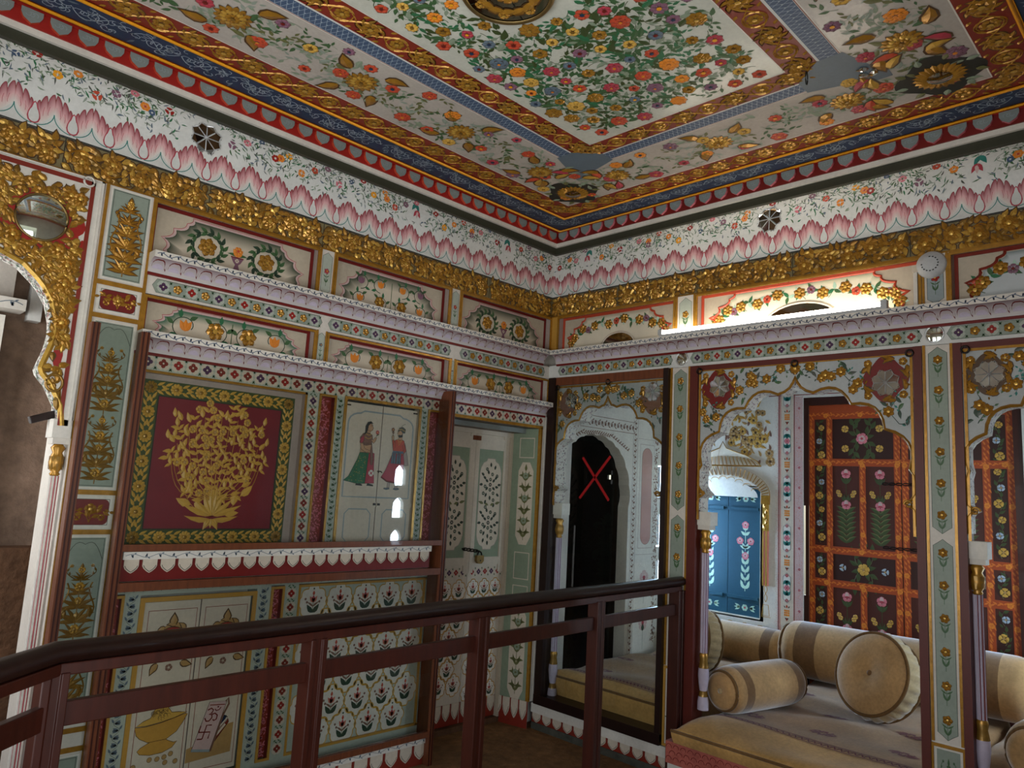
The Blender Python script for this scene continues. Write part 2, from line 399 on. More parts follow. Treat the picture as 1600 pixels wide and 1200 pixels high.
def star_mirror(mp, u, v, r, h, label, group=None, ground=None):
    """faceted eight-pointed mirror rosette"""
    x, y, z = mp(u, v, h)
    t = thing('star_mirror', label, 'mirror', (x, y, z), group)
    b = MB(mp)
    for k in range(8):
        a = pi/8+2*pi*k/8; d = pi/8*.93
        pts = [(u+r*.06*cos(a), v+r*.06*sin(a)), (u+r*.78*cos(a-d), v+r*.78*sin(a-d)), (u+r*cos(a-d*.55), v+r*sin(a-d*.55)), (u+r*.93*cos(a), v+r*.93*sin(a)), (u+r*cos(a+d*.55), v+r*sin(a+d*.55)), (u+r*.78*cos(a+d), v+r*.78*sin(a+d))]
        tl = [RN.uniform(-.05, .05)*r for _ in range(2)]
        b.add([(p[0], p[1], h+.004+tl[0]*(p[0]-u)/r+tl[1]*(p[1]-v)/r) for p in pts], [list(range(6))], 'mirror')
    part('facets', b, t)
    f = MB(mp)
    for k in range(8):
        a = 2*pi*k/8+0; ca, sa = cos(a), sin(a)
        f.stroke([(u, v), (u+r*.8*ca, v+r*.8*sa)], r*.07, 'silver', h+.006, .004)
    out = []
    for k in range(16):
        a = 2*pi*k/16; out.append((u+r*(1.04 if k % 2 else .84)*cos(a), v+r*(1.04 if k % 2 else .84)*sin(a)))
    f.stroke(out, r*.09, 'silver', h+.003, .004, closed=True)
    f.poly([(u+(p[0]-u)*.97, v+(p[1]-v)*.97) for p in out], 'ink', h+.0005)
    part('lead_frame', f, t)
    return t
def ring_hook(mp, u, v, label, m='silver', r=.016):
    x, y, z = mp(u, v, 0)
    t = thing('ring_hook', label, 'hook', (x, y, z), 'iron rings on the arches')
    b = MB(); p0 = Vector(mp(u, v, -.005)); p1 = Vector(mp(u, v, .022))
    b.tube([p0, p1], .004, m); part('staple', b, t)
    b = MB(); b.tube([mp(u+r*cos(2*pi*i/14), v-r*.8+r*sin(2*pi*i/14), .018) for i in range(14)], .0045, m, 6, True); part('ring', b, t)
    return t
def cusp_outline(u0, v0, u1, v1):
    """cartouche with cusped shoulders, closed polygon"""
    c = (u0+u1)/2; W = (u1-u0)/2; H = v1-v0
    a = min(1., H/W*1.9)
    half = [(.97, 0), (.885, .2), (.93, .44), (.93-.13*a, .67), (.93-.28*a, .84), (.93-.34*a, .97)]
    R_ = lobes([(x, y) for x, y in half], .22, 5)
    pts = [(c+W*x, v0+H*y) for x, y in R_]+[(c-W*x, v0+H*y) for x, y in R_[::-1]]
    return pts
def vignette(b, pts, h, c_out, c_in, k=.16, fill='cream', u=None):
    us = [p[0] for p in pts]; vs = [p[1] for p in pts]
    cu, cv = (min(us)+max(us))/2, (min(vs)+max(vs))/2; W, H = max(us)-min(us), max(vs)-min(vs)
    d = min(W, H)*k
    v0_ = min(vs)
    inn = [(cu+(p[0]-cu)*(1-2*d/W), v0_+(p[1]-v0_)*(1-d/H)) for p in pts]
    b.strip(pts+[pts[0]], inn+[inn[0]], 'grad', h, h, c_out, c_in)
    b.add([(*p, h) for p in inn], [list(range(len(inn)))], 'grad', cols=[c_in]*len(inn))
    return inn
def wreath(b, u, v, r, h, leafm=('leaf', 'darkleaf'), fm='gold', rel=.004, n=15, gap=0., ry=None):
    ry = ry or r
    b.stroke([(u+r*cos(2*pi*i/24), v+ry*sin(2*pi*i/24)) for i in range(24)], .003, leafm[0], h, closed=True)
    for i in range(n):
        a = 2*pi*i/n; x, y = u+r*cos(a), v+ry*sin(a)
        for s_ in (-.6, .6):
            b.leaf(x, y, a+pi/2+s_, r*.5, r*.24, leafm[i % 2], h+.0005)
    b.petals(u, v, r*.55, 6, fm, 'brightgold', h+.001, rel, .3, 'umber')
    b.petals(u+r*.05, v, r*.32, 5, fm, 'brightgold', h+.001+rel, rel*.7, .9, 'umber')
def scroll_half(b, u, v, sg, W, H, h, m='darkleaf', rows=2, blossoms=('gold', 'orange', 'mauve')):
    """curling tendrils with blossoms, to one side of a stem"""
    for k in range(rows):
        y = v+H*((k+.5)/rows-.5)*1.0; r = min(H/rows*.47, W*.25)
        for j in range(2):
            cx = u+sg*W*(.27+.46*j); dirn = sg*(1 if (k+j) % 2 else -1)
            pts = [(cx+(r*(1-.55*i/16))*cos(-pi/2+dirn*(i/16)*5.2)*1.15, y+(r*(1-.55*i/16))*sin(-pi/2+dirn*(i/16)*5.2)) for i in range(17)]
            b.stroke(pts, .0042, m, h+.0004)
            for i in (2, 5, 8, 11):
                b.leaf(*pts[i], atan2(pts[i][1]-y, pts[i][0]-cx)+.6*dirn, r*.7, r*.36, 'leaf' if i % 2 else 'green', h+.0006)
            c = blossoms[(j+k) % len(blossoms)]
            if c == 'gold': b.petals(cx, y, r*.7, 6, 'gold', 'brightgold', h+.001, .005, .2, 'umber')
            else:
                for da in (-.5, 0, .5): b.leaf(cx, y-r*.4, pi/2+da, r*.95, r*.5, c, h+.001, .002)
def vase(b, u, v, s, h):
    m = 'mauve'
    b.poly([(u-.5*s, v+s), (u+.5*s, v+s), (u+.3*s, v+.62*s), (u+.14*s, v+.45*s), (u-.14*s, v+.45*s), (u-.3*s, v+.62*s)], m, h)
    b.stroke([(u-.5*s, v+s), (u+.5*s, v+s)], .005, 'deepred', h+.0005)
    b.poly([(u-.12*s, v+.45*s), (u+.12*s, v+.45*s), (u+.26*s, v), (u-.26*s, v)], m, h)
    b.petals(u, v+.75*s, .16*s, 4, 'cream', None, h+.0004)
    for dx in (-.2, .2): b.leaf(u, v+s*1.05, pi/2-dx*3, s*.7, s*.35, 'orange', h+.001, .002)
    b.petals(u, v+1.5*s, .34*s, 6, 'orange', 'coral', h+.0014, .003)
    for sg in (-1, 1): b.leaf(u, v+1.1*s, pi/2-sg*1.1, s*.8, s*.24, 'leaf', h+.0006, bend=-sg*.6)
def tall_plant(b, u, v0, v1, w, m, h, rel=.004, tiers=7, under=None, fm=None):
    """formal plant growing up a narrow panel: fans of leaves, rosettes and side curls"""
    H = v1-v0; dz = H/(tiers+.6); fl = 'brightgold' if m in ('gold', 'dullgold') else fm or m
    b.stroke([(u, v0), (u, v1-H*.05)], .004, m, h, rel*.5)
    for k in range(tiers):
        y = v0+dz*(k+.35); f = k/max(1, tiers-1)
        s_ = w*(.42+.30*sin(pi*min(1, .15+f*.95)))*(1-.25*f)
        kind = k % 3
        for sg in (-1, 1):
            for da, l, ww in ((1.2, .85, .22), (.75, 1.0, .22), (.3, .95, .17)):
                b.leaf(u+sg*w*.015, y+dz*.12*(1.2-da), pi/2-sg*da, min(s_*l, dz*1.35), s_*ww, m, h+.0004+da*.0003, rel, -sg*.55, under)
            if kind == 1:
                pts = [(u+sg*(w*.12+w*.30*sin(q/10*pi*.8)), y+dz*(.05+.1*q)) for q in range(11)]
                b.stroke(pts, .0045, m, h+.0003, rel*.6, True)
                for q in (3, 6, 9): b.leaf(*pts[q], pi/2-sg*(.9-.2*q), s_*.42, s_*.2, m, h+.0006, rel, sg*.5, under)
                b.petals(*pts[-1], w*.055, 5, fl, None, h+.0012, rel, .3, under)
        b.leaf(u, y+dz*.2, pi/2, dz*.62, s_*.3, m, h+.0012, rel, 0, under)
        if kind != 1: b.petals(u, y+dz*.55, w*(.12 if kind else .15), 6, fl, m, h+.0016, rel*1.2, .2, under)
    b.petals(u, v1-dz*.5, w*.11, 5, fl, m, h+.0016, rel, pi/2, under); b.leaf(u, v1-dz*.45, pi/2, dz*.45, w*.12, m, h+.001, rel, 0, under)

# ------------------------------------------------------------------ ledge, frieze, recessed panel
def ledge(name, label, mp, u0, u1, v, step=.07, endcap=True):
    t = thing(name, label, 'ledge', mp((u0+u1)/2, v-.1, .03))
    b = MB(mp)
    b.box(u0, v-.03, u1, v, -.06, .08, 'white')
    vine_run(b, u0+.01, u1-.01, v-.015, .026, .0802, m='blue', step=.036, lw=.003)
    part('lip', b, t)
    c = MB(mp); n = 8
    prof = [(.078-.060*sin(i/n*pi/2), v-.03-.058*(1-cos(i/n*pi/2))) for i in range(n+1)]
    pale, ros, dk = G('#c2bdb9', '#a08d92', '#8f9ea0')
    for i in range(n):
        (h0, z0), (h1, z1) = prof[i], prof[i+1]
        k0, k1 = i/n, (i+1)/n
        mixc = lambda k: tuple(ros[q]*(1-k)+pale[q]*k for q in range(3))
        c.add([(u0, z0, h0), (u1, z0, h0), (u1, z1, h1), (u0, z1, h1)], [[0, 1, 2, 3]], 'grad', cols=[mixc(k0), mixc(k0), mixc(k1), mixc(k1)])
    for uu in (u0, u1): c.add([(uu, z, hh) for hh, z in prof]+[(uu, v-.09, -.02), (uu, v-.03, -.02)], [list(range(len(prof)+2))], 'white')
    m = round((u1-u0)/step); d = (u1-u0)/m
    def pt(u, k, e=.0012):
        i = min(int(k*n), n-1); f = k*n-i
        return (u, prof[i][1]*(1-f)+prof[i+1][1]*f, prof[i][0]*(1-f)+prof[i+1][0]*f+e)
    for i in range(m):
        a = u0+d*i; pts = []
        for q in range(9):
            th = pi*q/8; pts.append((a+d*.5-d*.4*cos(th), .72-.45*sin(th)-.05*abs(sin(2*th))))
        pts += [(a+d*.97, .82), (a+d, .55)]
        P = [pt(p[0], p[1]-.04) for p in pts]; Q = [pt(p[0], p[1]+.045) for p in pts]; k = len(P)
        c.add(P+Q, [[j, j+1, k+j+1, k+j] for j in range(k-1)], 'deepred')
        c.add([pt(a+d*.5-d*.34*cos(pi*q/6), .8-.26*sin(pi*q/6)) for q in range(7)], [list(range(7))], 'lilac')
    part('scalloped_cove', c, t)
    b = MB(mp); b.box(u0, v-.1, u1, v-.087, -.05, .012, 'deepred'); part('red_fillet', b, t)
    return t
def gilded_frieze(name, label, mp, u0, u1, v0, v1, seg=.58):
    t = thing(name, label, 'frieze', mp((u0+u1)/2, v0, 0))
    b = MB(mp); b.box(u0, v0, u1, v1, -.07, 0, 'goldground'); b.rect(u0, v1-.004, u1, v1, 'ink', .0006)
    part('ground', b, t)
    b = MB(mp); b.box(u0, v0, u1, v0+.016, 0, .008, 'gold'); part('gold_fillet', b, t)
    n = round((u1-u0)/seg); d = (u1-u0)/n
    for i in range(n):
        b = MB(mp); a = u0+d*i
        gold_carpet(b, a+.008, v0+.02, a+d-.008, v1-.008, .0008, 1.0, .007, big=.042)
        b.rect(a-.002, v0+.016, a+.002, v1, 'ink', .0004)
        part('gilded_foliage', b, t)
    return t
def niche(name, label, mp, u0, v0, u1, v1, design, rim='deepred', edge='#41543f', depth=.045, seed=0, ground=('#c9bda8',), gold=True, margin=.028, vfrac=1.):
    t = thing(name, label, 'wall panel', mp((u0+u1)/2, v0, 0))
    b = MB(mp); d = depth
    b.rect(u0, v0, u1, v1, 'beige', -d)
    for q in ((u0, v0, u0, v1), (u1, v0, u1, v1)):
        b.add([(q[0], q[1], -d), (q[2], q[3], -d), (q[2], q[3], 0), (q[0], q[1], 0)], [[0, 1, 2, 3]], 'taupe')
    for vv in (v0, v1): b.add([(u0, vv, -d), (u1, vv, -d), (u1, vv, 0), (u0, vv, 0)], [[0, 1, 2, 3]], 'taupe')
    part('recess', b, t)
    b = MB(mp); g = .012
    b.frame(u0-g, v0-.0, u1+g, v1+.0, g, 'gold' if gold else 'deepred', -.002, .008)
    b.frame(u0+.002, v0+.002, u1-.002, v1-.002, .016, rim, -d+.0005, -d+.006); part('moulding', b, t)
    m = margin; a0, b0, a1, b1 = u0+m+.008, v0+.004, u1-m-.008, v1-m
    pts = cusp_outline(a0, b0, a1, b1); h = -d+.001
    b = MB(mp); co, ci = G(edge, ground[0])
    big = cusp_outline(a0-.016, b0-.006, a1+.016, b1+.012)
    if design == 'garland': b.stroke(big, .014, 'coral' if rim == 'coral' else 'maroon', h+.001, .006, closed=True)
    else:
        b.poly(big, 'palepink', h-.0003); b.stroke(big, .0025, 'rose', h+.0004, closed=True)
    vignette(b, pts, h+.0004, co, ci, .34 if design != 'garland' else .1)
    if design != 'garland': part('cartouche', b, t); o = MB(mp)
    else: o = b
    cu, cv = (a0+a1)/2, (b0+b1)/2; W, H = a1-a0, b1-b0; h += .0015
    if design == 'vase':
        vase(o, cu, b0+H*.12, H*.3, h)
        for sg in (-1, 1):
            wreath(o, cu+sg*W*.2, cv-H*.02, H*.36, h, ry=H*.33)
    elif design == 'scroll':
        o.stroke([(cu, b0+H*.08), (cu, b0+H*.85)], .004, 'leaf', h)
        for sg in (-1, 1): scroll_half(o, cu, cv-H*.02, sg, W*.40, H*.92, h, rows=2 if H > .18 else 1)
    elif design == 'garland':
        for i in range(int(W/.045)):
            f = (i+.5)/int(W/.045); th = pi*f
            x = cu-W*.44*cos(th); y = b0+H*(.2+.56*sin(th)**.8)+H*.06*sin(i*2.1)
            kind = i % 4
            if kind in (0, 2): o.petals(x, y, min(.032, H*.14), 6, 'gold', 'brightgold', h+.001, .006, i*.4, 'umber')
            elif kind == 1: o.petals(x, y, .024, 5, 'coral' if i % 8 < 4 else 'mauve', 'deepred', h+.001, .002, i*.3)
            for k in range(3): o.leaf(x, y, i*1.9+k*2.1, .045, .02, ('green', 'leaf', 'mint')[k], h+.0006, 0, .5)
            o.stroke([(x, y), (x+.04*cos(i), y-.02+.02*sin(i*2))], .003, 'leaf', h+.0005)
    part('floral_painting' if design != 'garland' else 'garland_painting', o, t)
    return t
def dado_pilaster(name, label, mp, u0, v0, u1, v1, ground='greygreen', h=0., flower='gold', cat='pilaster', tips=True):
    """narrow upright strip with a pointed grey-green panel of flowers"""
    t = thing(name, label, cat, mp((u0+u1)/2, v0, 0))
    b = MB(mp); b.box(u0, v0, u1, v1, -.1, h, 'plaster'); part('shaft', b, t)
    w = u1-u0; c = (u0+u1)/2
    g = MB(mp); ew = max(.008, w*.09)
    for a in (u0+ew*.2, u1-ew*1.2): g.box(a, v0, a+ew, v1, h-.001, h+.006, 'gold')
    part('gilt_edge', g, t)
    n = max(1, round((v1-v0)/.9)); H = (v1-v0)/n
    for k in range(n):
        y0 = v0+H*k+.012; y1 = v0+H*(k+1)-.012; q = w*.3; e = min(w*.22, (y1-y0)*.2)
        p = MB(mp)
        out = [(c-q, y0+e), (c-q*.5, y0+e*.55), (c, y0), (c+q*.5, y0+e*.55), (c+q, y0+e), (c+q, y1-e), (c+q*.5, y1-e*.55), (c, y1), (c-q*.5, y1-e*.55), (c-q, y1-e)]
        p.poly(out, ground, h+.0006); p.stroke(out, .0022, 'line', h+.001, closed=True)
        m = max(1, round((y1-y0)/.155))
        for j in range(m):
            y = y0+(y1-y0)*(j+.5)/m
            p.petals(c, y+.012, q*.5, 5+j % 2, flower, 'brightgold' if flower == 'gold' else 'amber', h+.0014, .005, .3*j, 'umber')
            for sg in (-1, 1):
                p.leaf(c, y-.05, pi/2-sg*.7, q*1.0, q*.26, 'leaf', h+.001, 0, sg*.5)
                p.leaf(c, y-.02, pi/2-sg*1.3, q*.75, q*.2, 'leaf', h+.001, 0, sg*.5)
            p.stroke([(c, y-.07), (c, y)], .002, 'leaf', h+.001)
        part('flower_panel', p, t)
    return t
# ================================================================== WALL ON THE LEFT (u = x, v = z)
A = mapA(0.)
AL = -4.3      # left end of the room
# masonry behind everything
b = MB()
for x0, x1, z0, z1 in ((-2.9,-.9,-.02,3.45), (-.9,-.02,1.99,3.45), (-.02,.4,-.02,3.45), (-4.5,-2.9,2.62,3.45), (-4.5,-4.12,-.02,2.62)):
    b.wbox(x0, .1, z0, x1, .36, z1, 'plaster')
tag(b.build('wall_left'), kind='structure')
A1 = A
# gilded frieze and recessed rows
gilded_frieze('gilded_frieze', 'long gilded foliage frieze under the cove on the wall with the doorway', mapA(.033), AL, .033, 2.757, 2.912)
N = [(-2.683, -1.862, 'vase', 'large recessed panel with vase and two wreaths, nearest the big gilded arch'),
     (-1.742, -.950, 'scroll', 'middle recessed panel of curling vines and gold flowers under the gilded frieze'),
     (-.840, -.012, 'vase', 'recessed panel with vase and two wreaths next to the room corner')]
for u0, u1, d, lb in N: niche('painted_niche', lb, A, u0, 2.502, u1, 2.752, d, edge='#33422f')
Mr = [(-2.675, -1.840, 'scroll', 'green-edged recessed panel of orange tulips between the two ledges, nearest the gilded arch', '#2c6249'),
      (-1.752, -.916, 'scroll', 'recessed panel with two gold roses on vines between the ledges, in the middle', '#4c4f40'),
      (-.850, -.012, 'scroll', 'green-edged recessed panel with orange buds directly above the doorway', '#3c5640')]
for u0, u1, d, lb, e in Mr: niche('painted_niche', lb, A, u0, 2.142, u1, 2.312, d, edge=e)
for u0, u1, v0, v1, lb in ((-1.850, -1.754, 2.502, 2.757, 'slim upright strip between the first vase panel and the middle upper panel'),
                           (-.938, -.852, 2.502, 2.757, 'slim upright strip between the middle and the corner upper panels'),
                           (-1.828, -1.764, 2.14, 2.318, 'slim short strip between the tulip panel and the gold rose panel'),
                           (-.904, -.862, 2.14, 2.318, 'slim short strip between the gold rose panel and the panel above the doorway')):
    dado_pilaster('dividing_strip', lb, A, u0, v0, u1, v1, 'palegreen', flower='rose' if v0 > 2.3 else 'slate', cat='strip')
b = MB(A); b.box(-.0, 2.50, .034, 2.757, -.1, -.0, 'tan'); b.box(-.012, 2.04, .0, 2.32, -.1, .0, 'plaster')
tag(b.build('trim_1'), kind='structure')
ledge('wall_ledge', 'upper painted ledge with scalloped cove on the wall with the doorway', A, -2.69, -.075, 2.502)
ledge('wall_ledge', 'lower painted ledge running just above the glazed screen and doorway', A, -2.70, -.03, 2.143)
# quatrefoil band between the ledges
t = thing('quatrefoil_band', 'painted band of small flowers below the upper ledge on the doorway wall', 'frieze', (-1.35, 0, 2.32))
b = MB(A); b.box(-2.69, 2.318, .0, 2.405, -.1, 0, 'plaster'); part('band', b, t)
for u0, u1 in ((-2.66, -1.80), (-1.765, -.905), (-.835, -.045)):
    b = MB(A); v = 2.362; w = .062; e = .018
    pts = [(u0, v), (u0+e, v+w/2), (u1-e, v+w/2), (u1, v), (u1-e, v-w/2), (u0+e, v-w/2)]
    b.poly(pts, 'greygreen', .0006); b.stroke(pts, .002, 'line', .001, closed=True)
    quat_run(b, u0+.015, u1-.015, v, .056, .0012); part('flower_run', b, t)
t = thing('quatrefoil_band', 'painted red and purple flower band under the lower ledge, above shutters and doorway', 'frieze', (-1.35, 0, 1.98))
b = MB(A); b.box(-2.69, 1.98, -.0, 2.055, -.1, 0, 'palegreen'); part('band', b, t)
b = MB(A); quat_run(b, -2.67, -.03, 2.016, .062, .0006, seq=('purple', 'maroon', 'red', 'maroon'), lobe='cream', step=.066); part('flower_run', b, t)

# ---- tall green pilaster beside the gilded arch
t = thing('pilaster', 'broad grey-green pilaster with gilded plants between gilded arch and glazed screen', 'pilaster', (-2.79, 0, 0))
b = MB(A); b.box(-2.897, 0, -2.685, 2.757, -.1, 0, 'plaster'); part('shaft', b, t)
g = MB(A)
for u in (-2.895, -2.699): g.box(u, .03, u+.013, 2.757, 0, .007, 'gold')
for v in (2.315, 2.17, 1.425, 1.262, .475, .40): g.box(-2.882, v, -2.699, v+.02, 0, .006, 'gold')
part('gilt_frame', g, t)
def pil_panel(v0, v1, kind):
    b = MB(A); u0, u1 = -2.874, -2.706; c = (u0+u1)/2
    b.box(u0, v0, u1, v1, 0, .003, 'white'); b.rect(u0+.008, v0+.008, u1-.008, v1-.008, 'greygreen' if kind != 'red' else 'white', .0036)
    b.frame(u0+.012, v0+.012, u1-.012, v1-.012, .0022, 'line', .0044)
    o = MB(A)
    if kind == 'red':
        a0, a1, c0, c1 = u0+.014, u1-.014, v0+.014, v1-.014; r = .018
        pts = arc(a1-r, c1-r, r, 0, pi/2, 4)+arc(a0+r, c1-r, r, pi/2, pi, 4)+arc(a0+r, c0+r, r, pi, 1.5*pi, 4)+arc(a1-r, c0+r, r, 1.5*pi, 2*pi, 4)
        b.poly(pts, 'deepred', .005)
        for sg in (-1, 1):
            o.spray(c, c0+.01, pi/2-sg*.3, .085, 'gold', .0056, 3, 'gold', -sg*1.5, .004, .005, .5)
            o.spray(c, c0+.03, pi/2-sg*.1, .07, 'gold', .0056, 2, 'gold', -sg*1.9, .004, .004, .5)
            o.petals(c+sg*.045, c0+.03, .014, 4, 'gold', None, .0056, .004)
        o.petals(c, c1-.04, .024, 5, 'gold', 'brightgold', .0062, .005, pi/2)
    else:
        if v1-v0 > .6:
            q = [(u0+.014, v1-.10)]+[(c-.07+.14*i/12, v1-.095+.055*abs(sin(pi*i/6))*.6+.06*(1-abs(i-6)/6)) for i in range(13)]+[(u1-.014, v1-.10)]
            b.stroke(q, .0024, 'line', .005)
        H = v1-v0; top = v1-(.11 if H > .6 else .03)
        n = 2 if H > .6 else 1
        for k in range(n):
            y0 = v0+.02+(top-v0-.02)*k/n; y1 = v0+.02+(top-v0-.02)*(k+1)/n
            tall_plant(o, c, y0, y1, .13, 'dullgold' if v1 < 2.3 else 'gold', .0056, .005, 5 if H > .6 else 6, None if v1 < 2.3 else 'umber')
            for sg in (-1, 1):
                pts = [(c+sg*(.05+.012*sin(6*q/12)), y0+.3*(y1-y0)+.45*(y1-y0)*q/12) for q in range(13)]
                o.stroke(pts, .006, 'dullgold' if v1 < 2.3 else 'gold', .0056, .003)
    p = part('green_panel' if kind != 'red' else 'red_panel', b, t); part('gilded_plant', o, p)
for v0, v1, k in ((2.343, 2.752, 'g'), (2.196, 2.31, 'red'), (1.45, 2.163, 'g'), (1.288, 1.42, 'red'), (.50, 1.257, 'g'), (.05, .39, 'g')): pil_panel(v0, v1, k)

# ---- big gilded arch at the far left
t = thing('gilded_arch', 'large white archway covered in gold foliage at the left edge', 'arch', (-3.5, 0, 1.7))
cx = -3.5
half = [(.563, 1.70), (.55, 1.783), (.505, 1.867), (.463, 1.923)]
curve = [(.563, 1.70), (.551, 1.783), (.508, 1.862), (.470, 1.905), (.463, 1.925), (.470, 1.955), (.487, 2.02), (.494, 2.08), (.489, 2.13), (.468, 2.203), (.434, 2.257), (.408, 2.286), (.351, 2.336), (.267, 2.368), (.20, 2.38), (.18, 2.40), (.10, 2.45), (0, 2.54)]
R_ = [(cx+x, z) for x, z in curve]; Lc = [(cx-x, z) for x, z in curve[::-1]][1:]
op = R_+Lc
b = MB(A); sp = op+[(-4.095, 1.70), (-4.095, 2.757), (-2.905, 2.757), (-2.905, 1.70)]
b.poly(sp, 'white', 0.); part('spandrel', b, t)
b = MB(A); b.strip(op, op, 'white', -.001, -.14)
rr = random.Random(4)
for i in range(len(op)-1):
    (x0, z0), (x1, z1) = op[i], op[i+1]; L = hypot(x1-x0, z1-z0)
    for k in range(int(L*700)):
        f = rr.random(); hh = -.015-.115*rr.random(); dx, dz = (x1-x0)/L, (z1-z0)/L; nx, nz = -dz, dx
        px, pz = x0+(x1-x0)*f+nx*.0012, z0+(z1-z0)*f+nz*.0012; a = rr.random()*6.28; l, w = .009, .0035
        q = [(l*cos(a)-w*sin(a)*0, l*sin(a)), (-w*sin(a), w*cos(a)), (-l*cos(a), -l*sin(a)), (w*sin(a), -w*cos(a))]
        b.add([(px+dx*e, pz+dz*e, hh+f2) for e, f2 in q], [[0, 1, 2, 3]], rr.choice(['leaf', 'line', 'green', 'rose', 'slate']))
part('painted_soffit', b, t)
b = MB(A); b.stroke([(p[0]*1.0, p[1]) for p in op], .024, 'brightgold', -.001, .010); part('gilt_rim', b, t)
b = MB(A); b.box(-2.952, 1.70, -2.936, 2.745, 0, .004, 'maroon'); b.box(-4.1, 2.726, -2.936, 2.745, 0, .004, 'maroon')
b.box(-2.914, 1.70, -2.904, 2.757, 0, .008, 'white'); b.box(-4.1, 2.75, -2.904, 2.757, 0, .008, 'white'); part('red_border', b, t)
b = MB(A); inside = lambda u, v: v < 2.9 and u < -2.96 and v < 2.716
import bisect
def arch_z(x):   # height of the opening edge over x
    best = 0
    for (x0, z0), (x1, z1) in zip(op[:-1], op[1:]):
        if min(x0, x1) <= x <= max(x0, x1) and abs(x1-x0) > 1e-6: best = max(best, z0+(z1-z0)*(x-x0)/(x1-x0))
    return best
rr = random.Random(9); k = 0
for (mu, mv) in ((-3.112, 2.535), (-3.888, 2.535)):
    b.poly([(mu+.145*(1+.12*cos(5*i*2*pi/40))*cos(2*pi*i/40), mv+.135*(1+.12*cos(5*i*2*pi/40))*sin(2*pi*i/40)) for i in range(40)], 'red', .001)
    b.petals(mu+.105, mv+.09, .035, 3, 'red', None, .0016); b.petals(mu+.13, mv-.08, .04, 3, 'red', None, .0016)
b.poly([(-2.985+.018*cos(i)*1.0, 1.985+.055*sin(i)) for i in [q*.5 for q in range(12)]], 'red', .001)
b.poly([(-2.99+.03*cos(i), 2.19+.05*sin(i)) for i in [q*.5 for q in range(12)]], 'green', .001)
while k < 2400:
    u, v = rr.uniform(-4.05, -2.965), rr.uniform(1.75, 2.70)
    if v < arch_z(u)+.028 or (u > -2.965-.02 and v > 2.5): continue
    if any(hypot((u-m)/.105, (v-2.535)/.098) < 1 for m in (-3.112, -3.888)): continue
    d = hypot(u+3.112, v-2.535)
    if .1 < d < .145 and rr.random() < .7: k += 1; continue
    if v > 2.655 and u > -3.02 and rr.random() < .8: continue
    if v < 2.02 and (rr.random() < .5 or u > -2.97): k += 1; continue
    if hypot((u+2.985)/.02, (v-1.985)/.05) < 1: k += 1; continue
    b.leaf(u, v, rr.random()*6.28, .036, .020, rr.choice(['gold', 'gold', 'dullgold', 'gold', 'brightgold']), .002+.003*rr.random(), .005, rr.uniform(-1, 1), 'dullgold' if rr.random() < .7 else 'umber'); k += 1
for u, v in ((-3.02, 2.66), (-2.985, 2.655), (-3.0, 2.36), (-3.04, 2.42), (-3.2, 2.44), (-3.0, 2.28), (-2.99, 2.12)): b.petals(u, v, .03, 6, 'gold', 'brightgold', .006, .009, u*9, 'umber')
b.tube([A(-2.985+.03*cos(q*.4), 1.87+.035*sin(q*.4), .006) for q in range(17)], .006, 'dullgold', 6)
for a in (.5, 2, 3.6, 5): b.leaf(-2.985, 1.87, a, .026, .014, 'dullgold', .003, .005)
b.leaf(-2.962, 1.76, pi/2+.2, .09, .03, 'dullgold', .003, .006, -.4)
part('gilded_foliage', b, t)
t = thing('oval_mirror', 'oval convex mirror set in red on the gilded arch', 'mirror', (-3.112, 0, 2.44))
b = MB(A); b.disc(-3.112, 2.535, .092, 'domeglass', .005, 28, .094, .022); part('mirror_glass', b, t)
b = MB(A); b.tube([A(-3.112+.093*cos(q*2*pi/30), 2.535+.095*sin(q*2*pi/30), .006) for q in range(30)], .005, 'brass', 6, True); part('rim', b, t)
ring_hook(A, -2.965, 2.752, 'white ring at the top right corner of the gilded arch', 'white', .02)
# slender column under the arch
def slender_column(name, label, x, y, ztop, zbot, r=.022, shaft='lilac', strip_='rose'):
    t = thing(name, label, 'column', (x, y, zbot))
    b = MB(); b.wbox(x-.04, y-.05, ztop-.075, x+.04, y+.05, ztop, 'white'); b.wbox(x-.032, y-.04, ztop-.10, x+.032, y+.04, ztop-.075, 'plaster'); part('bracket_block', b, t)
    b = MB(); P = [(.018,-.10),(.03,-.115),(.02,-.135),(.027,-.15),(.031,-.175),(.026,-.20),(.016,-.215),(.022,-.222),(.016,-.23)]
    b.lathe([(q*r/.022, z) for q, z in P], (x, y, ztop), n=14, m='gold')
    for k in range(8): 
        a = k*pi/4; b.add([(x+.03*cos(a+d)*r/.022, y+.03*sin(a+d)*r/.022, ztop-z) for d, z in ((-.25,.15),(.25,.15),(.1,.205),(-.1,.205))], [[0,1,2,3]], 'dullgold', raw=True)
    part('gilded_capital', b, t)
    b = MB(); n = 16; H0, H1 = zbot+.30, ztop-.23
    V = []; F = []
    for z in (H0, H1):
        for i in range(n*2):
            q = r*(.92 if i % 2 else .78); V.append((x+q*cos(pi*i/n), y+q*sin(pi*i/n), z))
    for i in range(n*2):
        b.add([V[i], V[(i+1) % (2*n)], V[2*n+(i+1) % (2*n)], V[2*n+i]], [[0,1,2,3]], strip_ if i % 4 == 0 else shaft, raw=True)
    part('fluted_shaft', b, t)
    b = MB(); P = [(.02,.30),(.025,.285),(.021,.26),(.028,.22),(.030,.18),(.025,.13),(.020,.10),(.026,.07),(.031,.04),(.031,0)]
    b.lathe([(q*r/.022, z) for q, z in P], (x, y, zbot), n=14, m='gold', mats=['gold','dullgold','dullgold','lilac','lilac','lilac','dullgold','lilac','lilac']); part('base', b, t)
    return t
slender_column('column', 'slender white and pink column under the gilded arch', -2.925, .05, 1.725, .0, .02, 'white', 'rose')
